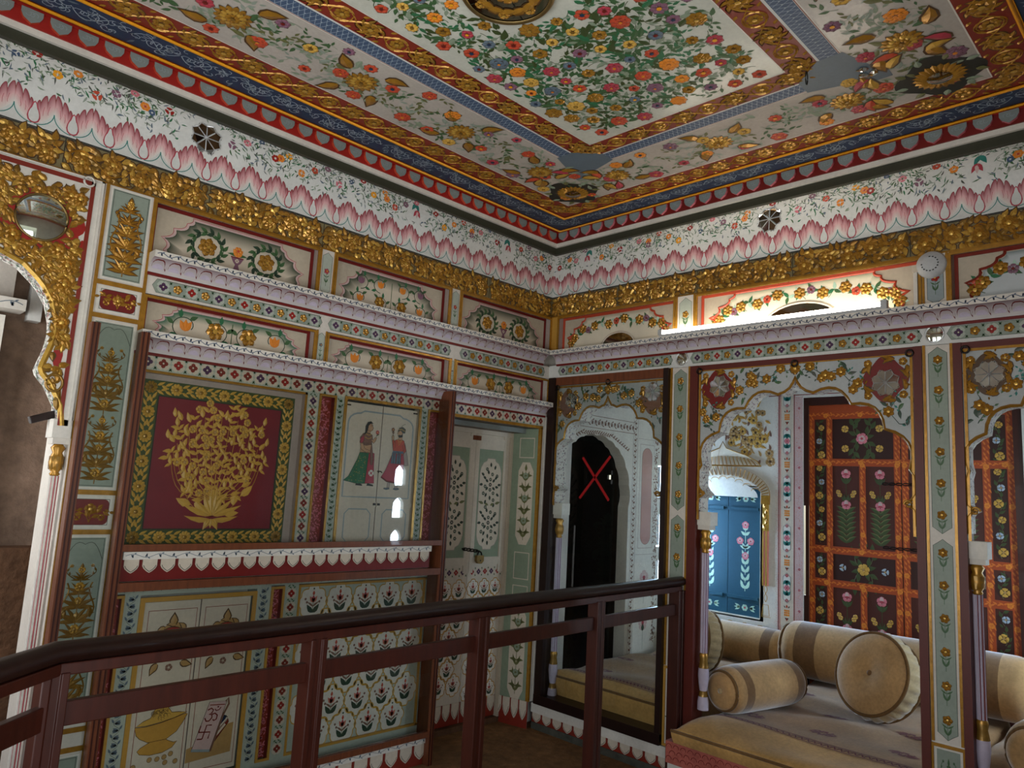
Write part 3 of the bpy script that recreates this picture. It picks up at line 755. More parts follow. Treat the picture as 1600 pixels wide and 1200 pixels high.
t = thing('wooden_peg', 'dark wooden peg sticking out at the foot of the gilded arch', 'peg', (-2.97, .10, 1.74))
b = MB(); b.bar((-2.93, .11, 1.755), (-3.03, .10, 1.715), .03, .03, 'darkwood'); b.build('peg', t, origin=(-2.97, .10, 1.74), bevel=.003)

# ---- recessed gold tree panel
t = thing('gold_relief', 'dark red square panel with a spreading gold relief plant', 'relief panel', (-2.27, 0, 1.2))
b = MB(A); b.box(-2.69, 1.2, -1.845, 1.98, -.1, -.05, 'taupe')
for u in (-2.69, -1.859): b.box(u, 1.2, u+.014, 1.98, -.05, .004, 'gold', 'taupe')
b.box(-2.69, 1.968, -1.845, 1.98, -.05, .004, 'gold', 'taupe')
b.frame(-2.676, 1.2, -1.859, 1.968, .04, 'taupe', -.03, -.026); part('frame', b, t)
b = MB(A); h = -.024; u0, v0, u1, v1 = -2.636, 1.212, -1.899, 1.942; w = .068
b.box(u0, v0, u1, v1, -.05, h, 'mossdark')
def flower_border(b, u0, v0, u1, v1, w, h, pitch=.115):
    for (p0, p1, c, hz) in ((u0+w/2, u1-w/2, v1-w/2, 1), (u0+w/2, u1-w/2, v0+w/2, 1), (v0+w/2, v1-w/2, u0+w/2, 0), (v0+w/2, v1-w/2, u1-w/2, 0)):
        n = round((p1-p0)/pitch); d = (p1-p0)/n
        for i in range(n+1):
            p = p0+d*i; x, y = (p, c) if hz else (c, p)
            b.petals(x, y, w*.42, 10, 'goldpaint', 'dullgold', h+.001, .006, .1)
            if i < n:
                for sg in (-1, 1):
                    for f, da in ((.34, .5), (.5, -.4), (.66, .5)):
                        q = p+d*f; x, y = (q, c+sg*w*.16) if hz else (c+sg*w*.16, q)
                        b.leaf(x-.012*hz, y-.012*(1-hz), (0 if hz else pi/2)+sg*da*(1 if hz else -1), w*.55, w*.2, 'goldpaint', h+.001, .004, 0)
flower_border(b, u0, v0, u1, v1, w, h); part('flower_border', b, t)
b = MB(A); b.rect(u0+w, v0+w, u1-w, v1-w, 'panelred', h+.001); b.frame(u0+w, v0+w, u1-w, v1-w, .004, 'ink', h+.0014, h+.003); part('red_field', b, t)
o = MB(A); hh = h+.002; c = -2.268; base = 1.345; gm = 'goldpaint'
rr = random.Random(2)
def branch(x, y, a, L, bend, n, lw):
    pts = []; x += cos(a)*.03; y += sin(a)*.03; ang = a
    for i in range(n+1):
        pts.append((x, y)); ang = a+bend*i/n; x += cos(ang)*L/n; y += sin(ang)*L/n
    o.stroke(pts, .0055, gm, hh, .004, True)
    for i in range(1, n+1):
        for sg in (-1, 1):
            if i > 0 and rr.random() < .9: o.leaf(*pts[i], a+bend*i/n+sg*rr.uniform(.7, 1.1), lw*rr.uniform(.7, 1.15), lw*.5, gm, hh+.0006, .005, -sg*.7, 'panelred')
    o.petals(x, y, lw*.55, 5, gm, 'tan', hh+.001, .006, ang); o.leaf(x, y, ang, lw*1.1, lw*.55, gm, hh+.001, .006)
o.stroke([(c, base), (c, base+.12)], .014, gm, hh, .006)
root = (c, base+.07); crown = (c, base+.285, .235, .235)
for a in range(2, 179, 11):          # stems fanning out to the edge of the crown
    th = radians(a); ex, ey = crown[0]+crown[2]*.9*cos(th), crown[1]+crown[3]*.86*sin(th)-.05*abs(cos(th))
    pts = [(root[0]+(ex-root[0])*f+.05*sin(pi*f)*cos(th), root[1]+(ey-root[1])*f-.05*sin(pi*f)*abs(cos(th))) for f in [q/8 for q in range(9)]]
    o.stroke(pts, .006, gm, hh, .004, True)
cell = .037
for j in range(16):
    for i in range(15):
        x = c-.26+cell*(i+.5*(j % 2))+rr.uniform(-.008, .008); y = base+.04+cell*.86*j+rr.uniform(-.008, .008)
        fx, fy = (x-crown[0])/crown[2], (y-crown[1])/crown[3]; rad = hypot(fx, fy)+.06*sin(9*atan2(fy, fx))
        if rad > 1.0 or (fy < -.35 and abs(fx) > 1.05+fy*.55): continue
        d_ = atan2(y-root[1], x-root[0]); k = rr.random()
        if k < .2: o.petals(x, y, .019, 5, gm, 'tan', hh+.0012, .005, d_, 'panelred')
        elif k < .86:
            sg = rr.choice((-1, 1))
            o.leaf(x-.016*cos(d_), y-.016*sin(d_), d_+sg*.35, .046, .020, gm, hh+.001, .005, sg*.7, 'panelred')
            o.leaf(x-.014*cos(d_), y-.014*sin(d_), d_-sg*.75, .032, .014, gm, hh+.0016, .005, -sg*.6, 'panelred')
        else: o.leaf(x, y, d_, .05, .024, gm, hh+.0018, .006, 0, 'panelred')
for sg in (-1, 1):
    for dx, dy in ((.215, .46), (.20, .42), (.235, .36)): o.leaf(c+sg*dx, base+dy-.02, pi/2-sg*.15, .045, .022, gm, hh+.001, .005, 0)
for sg in (-1, 1):
    for k, (a, L) in enumerate(((.15, .15), (.5, .12), (.95, .11), (1.3, .13))):
        o.leaf(c, base+.0, pi/2-sg*(pi/2-a), L, .03, gm, hh+.001, .006, sg*.3, 'panelred')
    o.leaf(c, base-.02, pi/2+sg*1.75, .13, .026, gm, hh+.001, .006, -sg*.5); o.leaf(c, base-.02, pi/2+sg*2.2, .06, .026, gm, hh+.001, .006, sg*.5)
    o.spray(c, base, pi/2-sg*1.4, .2, gm, hh, 3, gm, sg*1.3, .004, .005, .5)
for k in (-.02, 0, .02): o.leaf(c+k, base-.015, -pi/2+k*12, .045, .018, gm, hh+.001, .005)
part('gold_plant', o, t)

# ---- painted wall field with slots, cupboards
fld = MB(A)
for u0, u1, v0, v1 in ((-1.845, -1.775, 1.2, 1.98), (-1.672, -1.622, 1.2, 1.98), (-1.098, -1.048, 1.2, 1.98), (-.944, -.868, .0, 1.98),
                       (-2.69, -2.682, .0, 1.2), (-2.61, -2.545, .0, 1.1), (-2.012, -1.94, .0, 1.1), (-1.868, -1.79, .0, 1.1), (-2.69, -.945, 1.1, 1.2), (-2.545, -2.012, 1.0, 1.1), (-1.94, -1.868, 1.01, 1.1), (-2.682, -2.61, 1.01, 1.1), (-1.79, -.945, 1.01, 1.1), (-2.54, -2.014, 0, .17), (-1.94, -1.868, 0, .19), (-2.682, -2.61, 0, .19), (-1.79, -.945, 0, .19)):
    fld.box(u0, v0, u1, v1, -.1, -.001, 'palegreen')
wl = fld.build('wall_left_painted_field'); tag(wl, kind='structure')
d = MB(A); quat_run(d, 1.21, 1.97, -1.81, .056, .0005, False, .058, ('purple', 'maroon', 'red', 'maroon'), 'cream')
for u in (-1.647, -1.073, -.915): vine_run(d, 1.2, 1.975, u, .04, 0, False, 'line', 'leaf', .03, .0015)
for u in (-2.578, -1.976): vine_run(d, .2, 1.0, u, .05, 0, False, 'line', 'slate', .03, .0015)
vine_run(d, .2, 1.0, -.915, .05, 0, False, 'line', 'slate', .04, .0015)
quat_run(d, .2, 1.0, -1.83, .055, .0005, False, .065, ('maroon', 'red'), 'cream')
for i in range(46):
    u = -2.68+i*.038
    d.leaf(u, 1.03, pi/2-.4, .032, .016, 'blue', .0006); d.leaf(u+.014, 1.045, -pi/2+.5, .034, .016, 'slate', .0006); d.leaf(u+.02, 1.02, .9, .028, .012, 'purple', .0006)
part('painted_vines', d, wl)
def red_slot(label, u0, u1, v0, v1, gold=True, depth=.03):
    t = thing('red_slot', label, 'wall panel', A((u0+u1)/2, v0, 0))
    b = MB(A); b.rect(u0+.012, v0+.006, u1-.012, v1-.012, 'maroon', -depth)
    for q in (u0+.012, u1-.012): b.add([(q, v0, -depth), (q, v1-.012, -depth), (q, v1-.012, 0), (q, v0, 0)], [[0,1,2,3]], 'deepred')
    b.add([(u0, v1-.012, -depth), (u1, v1-.012, -depth), (u1, v1-.012, 0), (u0, v1-.012, 0)], [[0,1,2,3]], 'deepred')
    rr = random.Random(int(abs(u0)*100))
    for _ in range(int((v1-v0)*420)):
        b.leaf(rr.uniform(u0+.018, u1-.02), rr.uniform(v0+.01, v1-.025), rr.random()*6.28, .016, .006, 'pink', -depth+.0005, 0, rr.uniform(-1, 1))
    part('recess', b, t)
    b = MB(A); b.frame(u0, v0, u1, v1, .012, 'gold' if gold else 'ochre', -.001, .006); part('gilt_edge', b, t)
red_slot('tall maroon slot edged in gold, between gold plant panel and the painted couple', -1.775, -1.672, 1.2, 1.985)
red_slot('tall maroon slot edged in gold, right of the painted couple', -1.048, -.944, 1.2, 1.985)
red_slot('maroon upright strip left of the bowl shutters', -2.682, -2.61, .19, 1.005, False)
red_slot('maroon upright strip right of the book shutters', -1.94, -1.868, .19, 1.005, False)

def blob(b, pts, m, h, out='ink', w=.0022):
    b.poly(pts, m, h); 
    if out: b.stroke(pts, w, out, h+.0003, closed=True)
# cupboard with the painted couple
t = thing('wall_cupboard', 'cream double shutters painted with a woman and a man', 'cupboard', (-1.36, 0, 1.2))
b = MB(A); b.frame(-1.622, 1.19, -1.098, 1.992, .016, 'gold', -.002, .006); b.box(-1.606, 1.19, -1.114, 1.978, -.1, -.045, 'ink'); 
for u in (-1.606, -1.114): b.add([(u, 1.19, -.045), (u, 1.978, -.045), (u, 1.978, 0), (u, 1.19, 0)], [[0,1,2,3]], 'beige')
b.add([(-1.606, 1.977, -.045), (-1.114, 1.977, -.045), (-1.114, 1.977, 0), (-1.606, 1.977, 0)], [[0,1,2,3]], 'beige')
part('gilt_frame', b, t)
for sg in (-1, 1):
    u0, u1 = (-1.602, -1.362) if sg < 0 else (-1.357, -1.118)
    b = MB(A); b.box(u0, 1.19, u1, 1.965, -.044, -.012, 'cream', 'taupe'); h = -.0114
    b.box(u0, 1.405, u1, 1.43, -.012, -.006, 'cream')
    o0, o1 = (u0+.022, u1) if sg < 0 else (u0, u1-.022)
    top = [(o0, 1.455)] if sg < 0 else [(o0, 1.92)]
    if sg < 0: q = [(o1, 1.455), (o0, 1.455), (o0, 1.855)]+[(o0+.075-.075*cos(a*pi/2/5), 1.855+.075*sin(a*pi/2/5)*.75) for a in range(6)]+[(o0+.1, 1.925), (o1, 1.925)]
    else: q = [(o0, 1.455), (o1, 1.455), (o1, 1.855)]+[(o1-.075+.075*cos(a*pi/2/5), 1.855+.075*sin(a*pi/2/5)*.75) for a in range(6)]+[(o1-.1, 1.925), (o0, 1.925)]
    b.stroke(q, .009, 'bluegrey', h)
    c0, c1, e = u0+.045, u1-.03, .025
    q = [(c0+e, 1.215), (c1-e, 1.215), (c1, 1.24), (c1, 1.365), (c1-e, 1.39), (c0+e, 1.39), (c0, 1.365), (c0, 1.24)]; b.stroke(q, .007, 'bluegrey', h, closed=True)
    lf = part('shutter', b, t)
    f = MB(A); h = -.011; sx, s = .0030, .00228  # picture scale, metres per unit
    if sg < 0:   # woman: looks right, green skirt, holds a flower
        X = lambda x, y: (-1.462+x*sx, 1.528+y*s)
        P = lambda *q: [X(*p) for p in q]
        blob(f, P((-9,40),(-6,60),(8,78),(22,74),(23,40),(26,2),(-2,0),(-34,4)), 'rose', h)       # veil panel
        blob(f, P((-40,6),(-30,16),(-14,58),(-10,74),(10,76),(8,40),(6,1),(-10,-1)), 'green', h+.0004)
        rr = random.Random(5)
        for _ in range(40):
            y = rr.uniform(6, 66); x = rr.uniform(-32+y*.34, 4); f.disc(*X(x, y), .0022, 'goldpaint', h+.0008, 5)
        f.petals(*X(18, 26), .018, 4, 'white', 'rose', h+.0008)
        blob(f, P((-10,74),(-9,88),(-8,96),(14,98),(16,84),(12,74)), 'skin', h+.0006)              # waist
        blob(f, P((-10,94),(-12,110),(-6,120),(4,124),(14,118),(16,106),(13,95),(2,92)), 'brownleaf', h+.0009)
        blob(f, P((-11,108),(-12,98),(-7,95),(-3,104),(-4,116)), 'rose', h+.0011)                 # sleeve
        blob(f, P((-11,97),(-8,82),(4,74),(10,80),(0,84),(-5,97)), 'skin', h+.0013)                # near arm
        blob(f, P((12,106),(18,98),(22,104),(24,112),(20,113),(17,107)), 'skin', h+.0013)
        blob(f, P((14,100),(20,60),(19,46),(15,46),(12,80)), 'brownleaf', h+.001)
        f.stroke(P((22,111),(25,124)), .003, 'ink', h+.0012); f.petals(*X(25, 126), .012, 5, 'rose', 'amber', h+.0014); f.leaf(*X(24, 118), .6, .02, .008, 'leaf', h+.0013)
        blob(f, P((1,122),(1,130),(10,130),(9,121)), 'skin', h+.0012)                              # neck
        blob(f, P((2,129),(3,140),(8,146),(13,143),(14,138),(16,135),(14,133),(14,130),(10,127)), 'skin', h+.0015)   # face in profile
        blob(f, P((-6,116),(-2,124),(-2,138),(2,148),(9,151),(14,146),(8,146),(4,140),(3,130),(1,122)), 'ink', h+.0017)  # hair
        f.disc(*X(10.5, 138.5), .0028, 'ink', h+.0018, 6, .0014); f.stroke(P((8,141.5),(13,141.5)), .0014, 'ink', h+.0018); f.stroke(P((12,131.6),(14,131.8)), .0014, 'red', h+.0018)
        f.stroke(P((0,120),(6,117),(12,120)), .003, 'goldpaint', h+.0014); f.stroke(P((-2,112),(6,108),(13,112)), .003, 'goldpaint', h+.0014)
        for x in (-12, 12): blob(f, P((x,1),(x+12,-2),(x+13,-5),(x-2,-4)), 'ink', h)
        part('painted_woman', f, lf)
    else:        # man: looks left, red coat, green turban, raises a flower
        X = lambda x, y: (-1.252+x*sx, 1.535+y*s)
        P = lambda *q: [X(*p) for p in q]
        blob(f, P((-14,2),(-14,-12),(-9,-13),(-8,2)), 'taupe', h); blob(f, P((4,2),(3,-14),(9,-14),(10,2)), 'taupe', h)
        for x in (-22, 0): blob(f, P((x,-13),(x+6,-15),(x+14,-13),(x+13,-10),(x+6,-11),(x+1,-11)), 'slate', h+.0004)
        blob(f, P((20,104),(28,70),(32,48),(24,46),(16,60),(14,100)), 'taupe', h)                 # shawl behind
        blob(f, P((-30,14),(-20,34),(-8,72),(-6,78),(18,78),(22,52),(20,30),(16,6),(4,1),(-16,4)), 'rose', h+.0004)
        blob(f, P((-30,14),(-16,4),(4,1),(16,6),(15,9),(3,5),(-16,8),(-28,17)), 'deepred', h+.0006, None)
        blob(f, P((-6,76),(-8,96),(-4,108),(8,114),(18,108),(20,92),(18,76)), 'coral', h+.0008)
        blob(f, P((-7,84),(-10,106),(-7,110),(-3,104),(-2,92)), 'coral', h+.001)                  # raised arm
        blob(f, P((-10,106),(-12,116),(-10,121),(-7,119),(-7,110)), 'skin', h+.0011)
        f.stroke(P((-9,118),(-10,132)), .003, 'ink', h+.0012); f.petals(*X(-10, 134), .012, 5, 'brownleaf', 'amber', h+.0014); f.petals(*X(-9, 127), .008, 4, 'brownleaf', None, h+.0014)
        blob(f, P((20,100),(24,84),(16,72),(6,74),(6,79),(15,79),(17,86),(14,96)), 'coral', h+.001) # bent arm
        blob(f, P((6,74),(1,75),(1,80),(6,80)), 'skin', h+.0012)
        f.poly(P((-7,76),(-7,82),(18,82),(18,76)), 'slate', h+.0013)
        for x in (-8, -3, 4, 9): blob(f, P((x,78),(x+3,78),(x+4,50),(x-2,50)), 'slate', h+.0014)
        blob(f, P((4,110),(4,118),(12,118),(13,110)), 'skin', h+.0012)
        blob(f, P((13,118),(12,130),(8,134),(3,133),(2,129),(0,126),(2,124),(2,120),(6,116)), 'skin', h+.0015)
        blob(f, P((2,120),(6,116),(13,118),(13,126),(9,122),(5,123)), 'ink', h+.0017, None)        # beard
        blob(f, P((1,131),(4,140),(12,143),(19,138),(18,128),(13,128),(8,134)), 'line', h+.0018)   # turban
        f.stroke(P((8,141),(12,148),(18,151)), .0022, 'line', h+.0018); f.stroke(P((3,136),(10,137),(18,133)), .003, 'goldpaint', h+.002)
        f.disc(*X(4, 128.5), .0026, 'ink', h+.0018, 6, .0013)
        f.stroke(P((3,112),(7,104),(13,112)), .0028, 'goldpaint', h+.0014); f.stroke(P((2,111),(6,96),(13,111)), .0028, 'goldpaint', h+.0014)
        part('painted_man', f, lf)
    k = MB(A); k.tube([A(-1.36+sg*.006, 1.60, -.01), A(-1.36+sg*.006, 1.60, .006), A(-1.36+sg*.012, 1.592, .008)], .003, 'iron', 6); k.box(-1.36+sg*.014-.008, 1.412, -1.36+sg*.014+.008, 1.424, -.006, -.002, 'iron')
    k.box((-1.6 if sg < 0 else -1.145), 1.945, (-1.575 if sg < 0 else -1.12), 1.952, -.012, -.006, 'iron')
    part('latch', k, lf)

# ---- scalloped shelf between the two glazed openings
t = thing('scalloped_shelf', 'white scalloped shelf with blue vine between the two glazed frames', 'shelf', (-1.85, 0, 1.1))
b = MB(A); b.box(-2.668, 1.165, -1.03, 1.197, -.05, .10, 'white'); vine_run(b, -2.66, -1.04, 1.181, .028, .1003, m='slate', step=.055, lw=.0022); part('board', b, t)
b = MB(A); scallop_row(b, -2.668, -1.035, 1.166, 1.108, 'cream', .088, .0727); part('scallops', b, t)
b = MB(A); b.box(-2.668, 1.075, -1.03, 1.166, -.05, .086, 'deepred'); part('red_backing', b, t)

# ---- lower cupboard with bowl and books
t = thing('wall_cupboard', 'low cream double shutters painted with a bowl of gold and leaning books', 'cupboard', (-2.27, 0, .19))
b = MB(A); b.frame(-2.545, .17, -2.012, .99, .02, 'ochre', -.002, .006)
b.box(-2.525, .19, -2.032, .972, -.1, -.035, 'ink'); part('frame', b, t)
for sg in (-1, 1):
    u0, u1 = (-2.520, -2.275) if sg < 0 else (-2.270, -2.035)
    b = MB(A); b.box(u0, .195, u1, .966, -.034, -.012, 'cream', 'taupe'); h = -.0114
    b.frame(u0+.02, .215, u1-.012, .93, .0025, 'maroon', h)
    lf = part('shutter', b, t); f = MB(A); c = (u0+u1)/2
    # crimson cartouche with gilt scrollwork
    cu = c+.01; cv = .80
    f.poly([(cu+.075*(1+.1*cos(5*i*.1571))*cos(i*.1571), cv+.07*(1+.12*cos(4*i*.1571))*sin(i*.1571)) for i in range(40)], 'tan', h+.0004)
    f.poly([(cu+.058*cos(i*.2094), cv+.052*sin(i*.2094)) for i in range(30)], 'red', h+.0008)
    f.stroke([(cu+.06*cos(i*.2094), cv+.054*sin(i*.2094)) for i in range(30)], .004, 'umber', h+.0011, closed=True)
    for a in range(9): f.leaf(cu+.068*cos(a*.7), cv+.06*sin(a*.7), a*.7+1.0, .04, .018, 'tan', h+.001, .002, .9, 'umber')
    f.leaf(cu, cv+.06, pi/2, .05, .03, 'tan', h+.0012, .002, 0, 'umber')
    for a in (-1, 1): f.leaf(cu+a*.05, cv-.1, -pi/2+a*.9, .05, .025, 'tan', h+.001, .002, .5, 'umber')
    f.petals(cu, cv-.12, .016, 5, 'brownleaf', None, h+.001)
    part('crimson_cartouche', f, lf)
    f = MB(A)
    if sg < 0:
        s = .147; X = lambda x, y: (-2.395+x*s, .398+y*s)
        blob(f, [X(*p) for p in ((-.33,-.20),(-.5,-.28),(-.58,-.36),(-.5,-.46),(-.2,-.53),(.15,-.52),(.42,-.42),(.55,-.26),(.45,-.28),(.28,-.2),(.2,-.14),(-.2,-.14))], 'ochre', h+.0006, 'umber')
        blob(f, [X(*p) for p in ((-.72,.32),(-.66,.1),(-.55,-.02),(-.3,-.16),(.22,-.15),(.5,.02),(.66,.25),(.78,.48),(.7,.5),(.4,.42),(0,.34),(-.4,.3))], 'ochre', h+.001, 'umber')
        blob(f, [X(*p) for p in ((-.7,.34),(-.5,.46),(-.3,.52),(-.22,.72),(-.1,.86),(.08,.9),(.2,.74),(.3,.6),(.5,.58),(.76,.54),(.4,.43),(0,.36),(-.4,.32))], 'goldpaint', h+.0012, 'umber')
        for i in range(26): f.stroke(arc(*X(-.3+.55*RN.random(), .45+.3*RN.random()), .007, 0, 4.5, 6), .0015, 'umber', h+.0016)
        for x, y in ((-.2,-.66),(.02,-.68),(.22,-.66),(.4,-.6),(-.64,-.78),(.26,-.82),(.56,-.84),(-.16,-.96),(-.5,-1.05),(.1,-1.02),(.4,-1.1),(-.3,-1.2),(.15,-1.25)): blob(f, [X(x+.07*cos(q*.5236), y+.07*sin(q*.5236)) for q in range(12)], 'tan', h+.0008, 'umber', .0016)
        part('painted_bowl', f, lf)
    else:
        s = .12; X = lambda x, y: (-2.165+x*s*1.1, .385+y*s)
        f.poly([X(*p) for p in ((-.78,-1.1),(.78,-1.0),(.8,.08),(.55,.05),(.1,-.35),(-.78,-.6))], 'tan', h+.0003)
        blob(f, [X(*p) for p in ((-.02,-.45),(.1,-.62),(.62,.12),(.56,.32),(.44,.34))], 'maroon', h+.0005)
        blob(f, [X(*p) for p in ((.1,-.1),(.2,.4),(.28,.46),(.52,.36),(.56,.24),(.16,-.22))], 'navy', h+.0008)
        f.stroke([X(*p) for p in ((.14,-.2),(.52,.22),(.56,.3))], .01, 'cream', h+.001); f.stroke([X(*p) for p in ((.1,-.42),(.5,.06))], .01, 'cream', h+.001)
        blob(f, [X(*p) for p in ((-.62,-.72),(.02,-.86),(.48,.92),(-.14,.98))], 'palepink', h+.0013)
        f.stroke([X(*p) for p in ((-.62,-.68),(.04,-.82))], .012, 'bluegrey', h+.0016)
        f.stroke([X(*p) for p in ((.05,-.84),(.38,.4),(.56,.8),(.52,1.02),(.44,.9))], .01, 'brownleaf', h+.0016)
        f.stroke([X(*p) for p in ((-.12,.86),(.42,.8))], .004, 'maroon', h+.0018)
        W = lambda x, y: X(-.02+x*.27+y*.07, .48+y*.3-x*.03)   # the sacred syllable
        f.stroke([W(*p) for p in ((-.75,.62),(-.35,.82),(0,.62),(-.1,.25),(-.4,.12),(0,.05),(.12,-.3),(-.12,-.68),(-.5,-.68),(-.8,-.3))], .006, 'deepred', h+.0018)
        f.stroke([W(*p) for p in ((-.05,.08),(.35,.2),(.75,-.05),(.78,-.5),(.5,-.66),(.3,-.5))], .006, 'deepred', h+.0018)
        f.stroke([W(*p) for p in ((.15,.72),(.4,.5),(.75,.6),(.9,.9))], .0045, 'deepred', h+.0018); f.disc(*W(.5, .95), .004, 'deepred', h+.0018)
        W = lambda x, y: X(-.22+x*.2+y*.06, -.1+y*.24-x*.03)   # four-armed good-luck mark
        for q in (((0,-1),(0,1),(.9,1)), ((-1,0),(1,0),(1,-.95)), ((0,-1),(-.9,-1)), ((-1,0),(-1,.95))): f.stroke([W(*p) for p in q], .0055, 'deepred', h+.0018)
        part('painted_books', f, lf)

# ---- lattice of flower sprigs
def sprig_lattice(b, u0, v0, u1, v1, nu, h, ln='goldpaint', ground=None, r0=0):
    d = (u1-u0)/nu; dv = d*.82; rows = int((v1-v0)/dv)+1
    for j in range(rows):
        off = .5*(j % 2); v = v1-d*.55-j*dv
        if v < v0+d*.2: break
        for i in range(nu+1):
            u = u0+d*(i+.5-off)
            if u < u0+d*.3 or u > u1-d*.3: continue
            R_ = lobes([(0, .62), (-.2, .46), (-.44, .22), (-.44, -.14), (-.18, -.4), (0, -.52)], -.3, 4)
            out = [(u+x*d*.98, v+y*d) for x, y in R_]+[(u-x*d*.98, v+y*d) for x, y in R_[::-1][1:-1]]
            b.poly(out, 'white', h+.0002); b.stroke(out, .006 if d > .1 else .004, ln, h+.0006, .002, closed=True)
            s = d*.3
            for sg in (-1, 1):
                b.leaf(u, v-s*.95, pi/2-sg*.95, s*1.15, s*.55, 'darkleaf', h+.001, 0, sg*.4)
                b.leaf(u, v-s*.35, pi/2-sg*.7, s*.9, s*.22, 'brownleaf', h+.001, 0, -sg*.4)
                for q in ((.75, .15), (.95, .5)): b.disc(u+sg*s*q[0], v+s*q[1], s*.14, 'brownleaf', h+.001, 6)
            b.stroke([(u, v-s), (u, v+s*.4)], .003, 'leaf', h+.0008)
            for da in (-.6, 0, .6): b.leaf(u, v+s*.1, pi/2+da, s*.8, s*.42, 'salmon' if da else 'rose', h+.0012)
            b.leaf(u, v+s*.85, pi/2, s*.5, s*.3, 'coral', h+.0013); b.disc(u, v+s*1.55, s*.11, 'darkleaf', h+.001, 6)
t = thing('sprig_mural', 'white panel with gilt lattice of small flower sprigs, left of the doorway', 'wall panel', (-1.38, 0, .19))
b = MB(A); b.box(-1.79, .19, -.944, 1.006, -.1, -.012, 'palegreen'); part('ground', b, t)
b = MB(A); b.frame(-1.79, .19, -.944, 1.006, .012, 'ochre', -.012, .002); b.frame(-.985, .19, -.944, 1.006, .008, 'ochre', -.012, .002); part('edge', b, t)
b = MB(A); sprig_lattice(b, -1.775, .2, -.985, .995, 5, -.0114); part('sprigs', b, t)
# ---- scalloped skirting under the screen
t = thing('scalloped_skirting', 'white scalloped skirting board under the glazed screen', 'skirting', (-1.8, 0, .02))
b = MB(A); b.box(-2.69, .115, -.94, .15, -.05, .085, 'white'); vine_run(b, -2.68, -.95, .132, .028, .0853, m='slate', step=.06, lw=.002); part('board', b, t)
b = MB(A); scallop_row(b, -2.69, -.945, .116, .03, 'cream', .07, .095); part('scallops', b, t)
b = MB(A); b.box(-2.69, 0, -.945, .116, -.05, .069, 'maroon'); part('red_backing', b, t)

# ---- glazed screen over the paintings
t = thing('glazed_screen', 'brown wooden frame with glass panes covering the paintings left of the doorway', 'screen', (-1.8, -.1, 0))
for u0, u1, z1, h0 in ((-2.905, -2.872, 2.13, .0), (-2.712, -2.676, 2.125, .0), (-.968, -.932, 2.10, .0)):
    b = MB(A); b.box(u0, .0, u1, z1, h0 if u0 > -1 else .06, .112, 'wood'); b.box(u0+.006, .0, u0+.012, z1, .112, .116, 'redwood'); b.box(u1-.012, .0, u1-.006, z1, .112, .116, 'redwood'); part('stile', b, t, bevel=.002)
for v0, v1 in ((1.200, 1.228), (1.036, 1.072), (.152, .182)):
    b = MB(A); b.box(-2.676, v0, -.968, v1, .086, .112, 'wood'); part('rail', b, t, bevel=.002)
for u0, u1, v0, v1 in ((-2.676, -.968, 1.228, 2.04), (-2.676, -.968, .182, 1.036), (-2.872, -2.712, .02, 2.12)):
    b = MB(A); b.rect(u0, v0, u1, v1, 'glass', .098); part('glass_pane', b, t)

# ---- doorway
b = MB(A)
b.box(-.868, 1.962, -.04, 1.982, -.3, .006, 'gold', 'umber'); b.box(-.056, .17, -.042, 1.97, -.02, .006, 'gold'); b.box(-.868, .17, -.858, 1.97, -.02, .006, 'gold')
b.box(-.042, .17, .0, 2.05, -.1, .004, 'white'); b.box(-.016, .17, .0, 2.05, -.1, .007, 'white'); b.box(-.868, 1.93, -.04, 1.965, -.36, -.12, 'greyshield', 'umber')
tag(b.build('trim_2'), kind='structure')
# right reveal, painted
b = MB(lambda u, v, h: (-.05-.05*u/.25-h, u, v)); b.rect(-.0, .0, .26, 1.965, 'sage', 0)
b.rect(.04, .55, .17, 1.70, 'sage', .0005)
for v0, v1 in ((1.76, 1.90), (.94, 1.12), (.80, .90)): b.frame(.045, v0, .165, v1, .006, 'cream', .001)
for v0, v1 in ((1.17, 1.73), (.17, .76)):
    c = .105; pts = [(c-.03, v0), (c+.03, v0), (c+.06, v0+.06), (c+.06, v1-.06), (c+.03, v1), (c-.03, v1), (c-.06, v1-.06), (c-.06, v0+.06)]
    b.poly(pts, 'cream', .001)
    for k in range(6):
        y = v0+.05+(v1-v0-.1)*k/6
        for sg in (-1, 1):
            b.leaf(c, y, pi/2-sg*.7, .075, .02, 'olive', .0014, 0, sg*.5); b.leaf(c, y+.03, pi/2-sg*1.2, .055, .022, 'olive', .0014, 0, -sg*.4)
        if k % 2: b.petals(c, y+.035, .022, 5, 'sage', 'olive', .0018)
    b.stroke([(c, v0+.03), (c, v1-.04)], .004, 'olive', .0012)
    b.leaf(c, v1-.06, pi/2, .05, .02, 'olive', .0014)
scallop_row(b, .0, .26, .17, .05, 'cream', .002, .065)
b.rect(0, 0, .26, .17, 'maroon', .0012)
tag(b.build('wall_left_reveal'), kind='structure')
dr = thing('door_1', 'pale green and cream double doors with dark flower medallions, padlocked', 'door', (-.44, .27, .03), kind='structure')
b = MB(mapA(.25)); b.box(-.865, 1.90, -.09, 1.96, -.05, .02, 'paintedwood'); b.box(-.112, .03, -.088, 1.93, -.05, .03, 'beige'); b.box(-.865, .0, -.09, .035, -.06, .03, 'earth'); part('door_frame', b, dr)
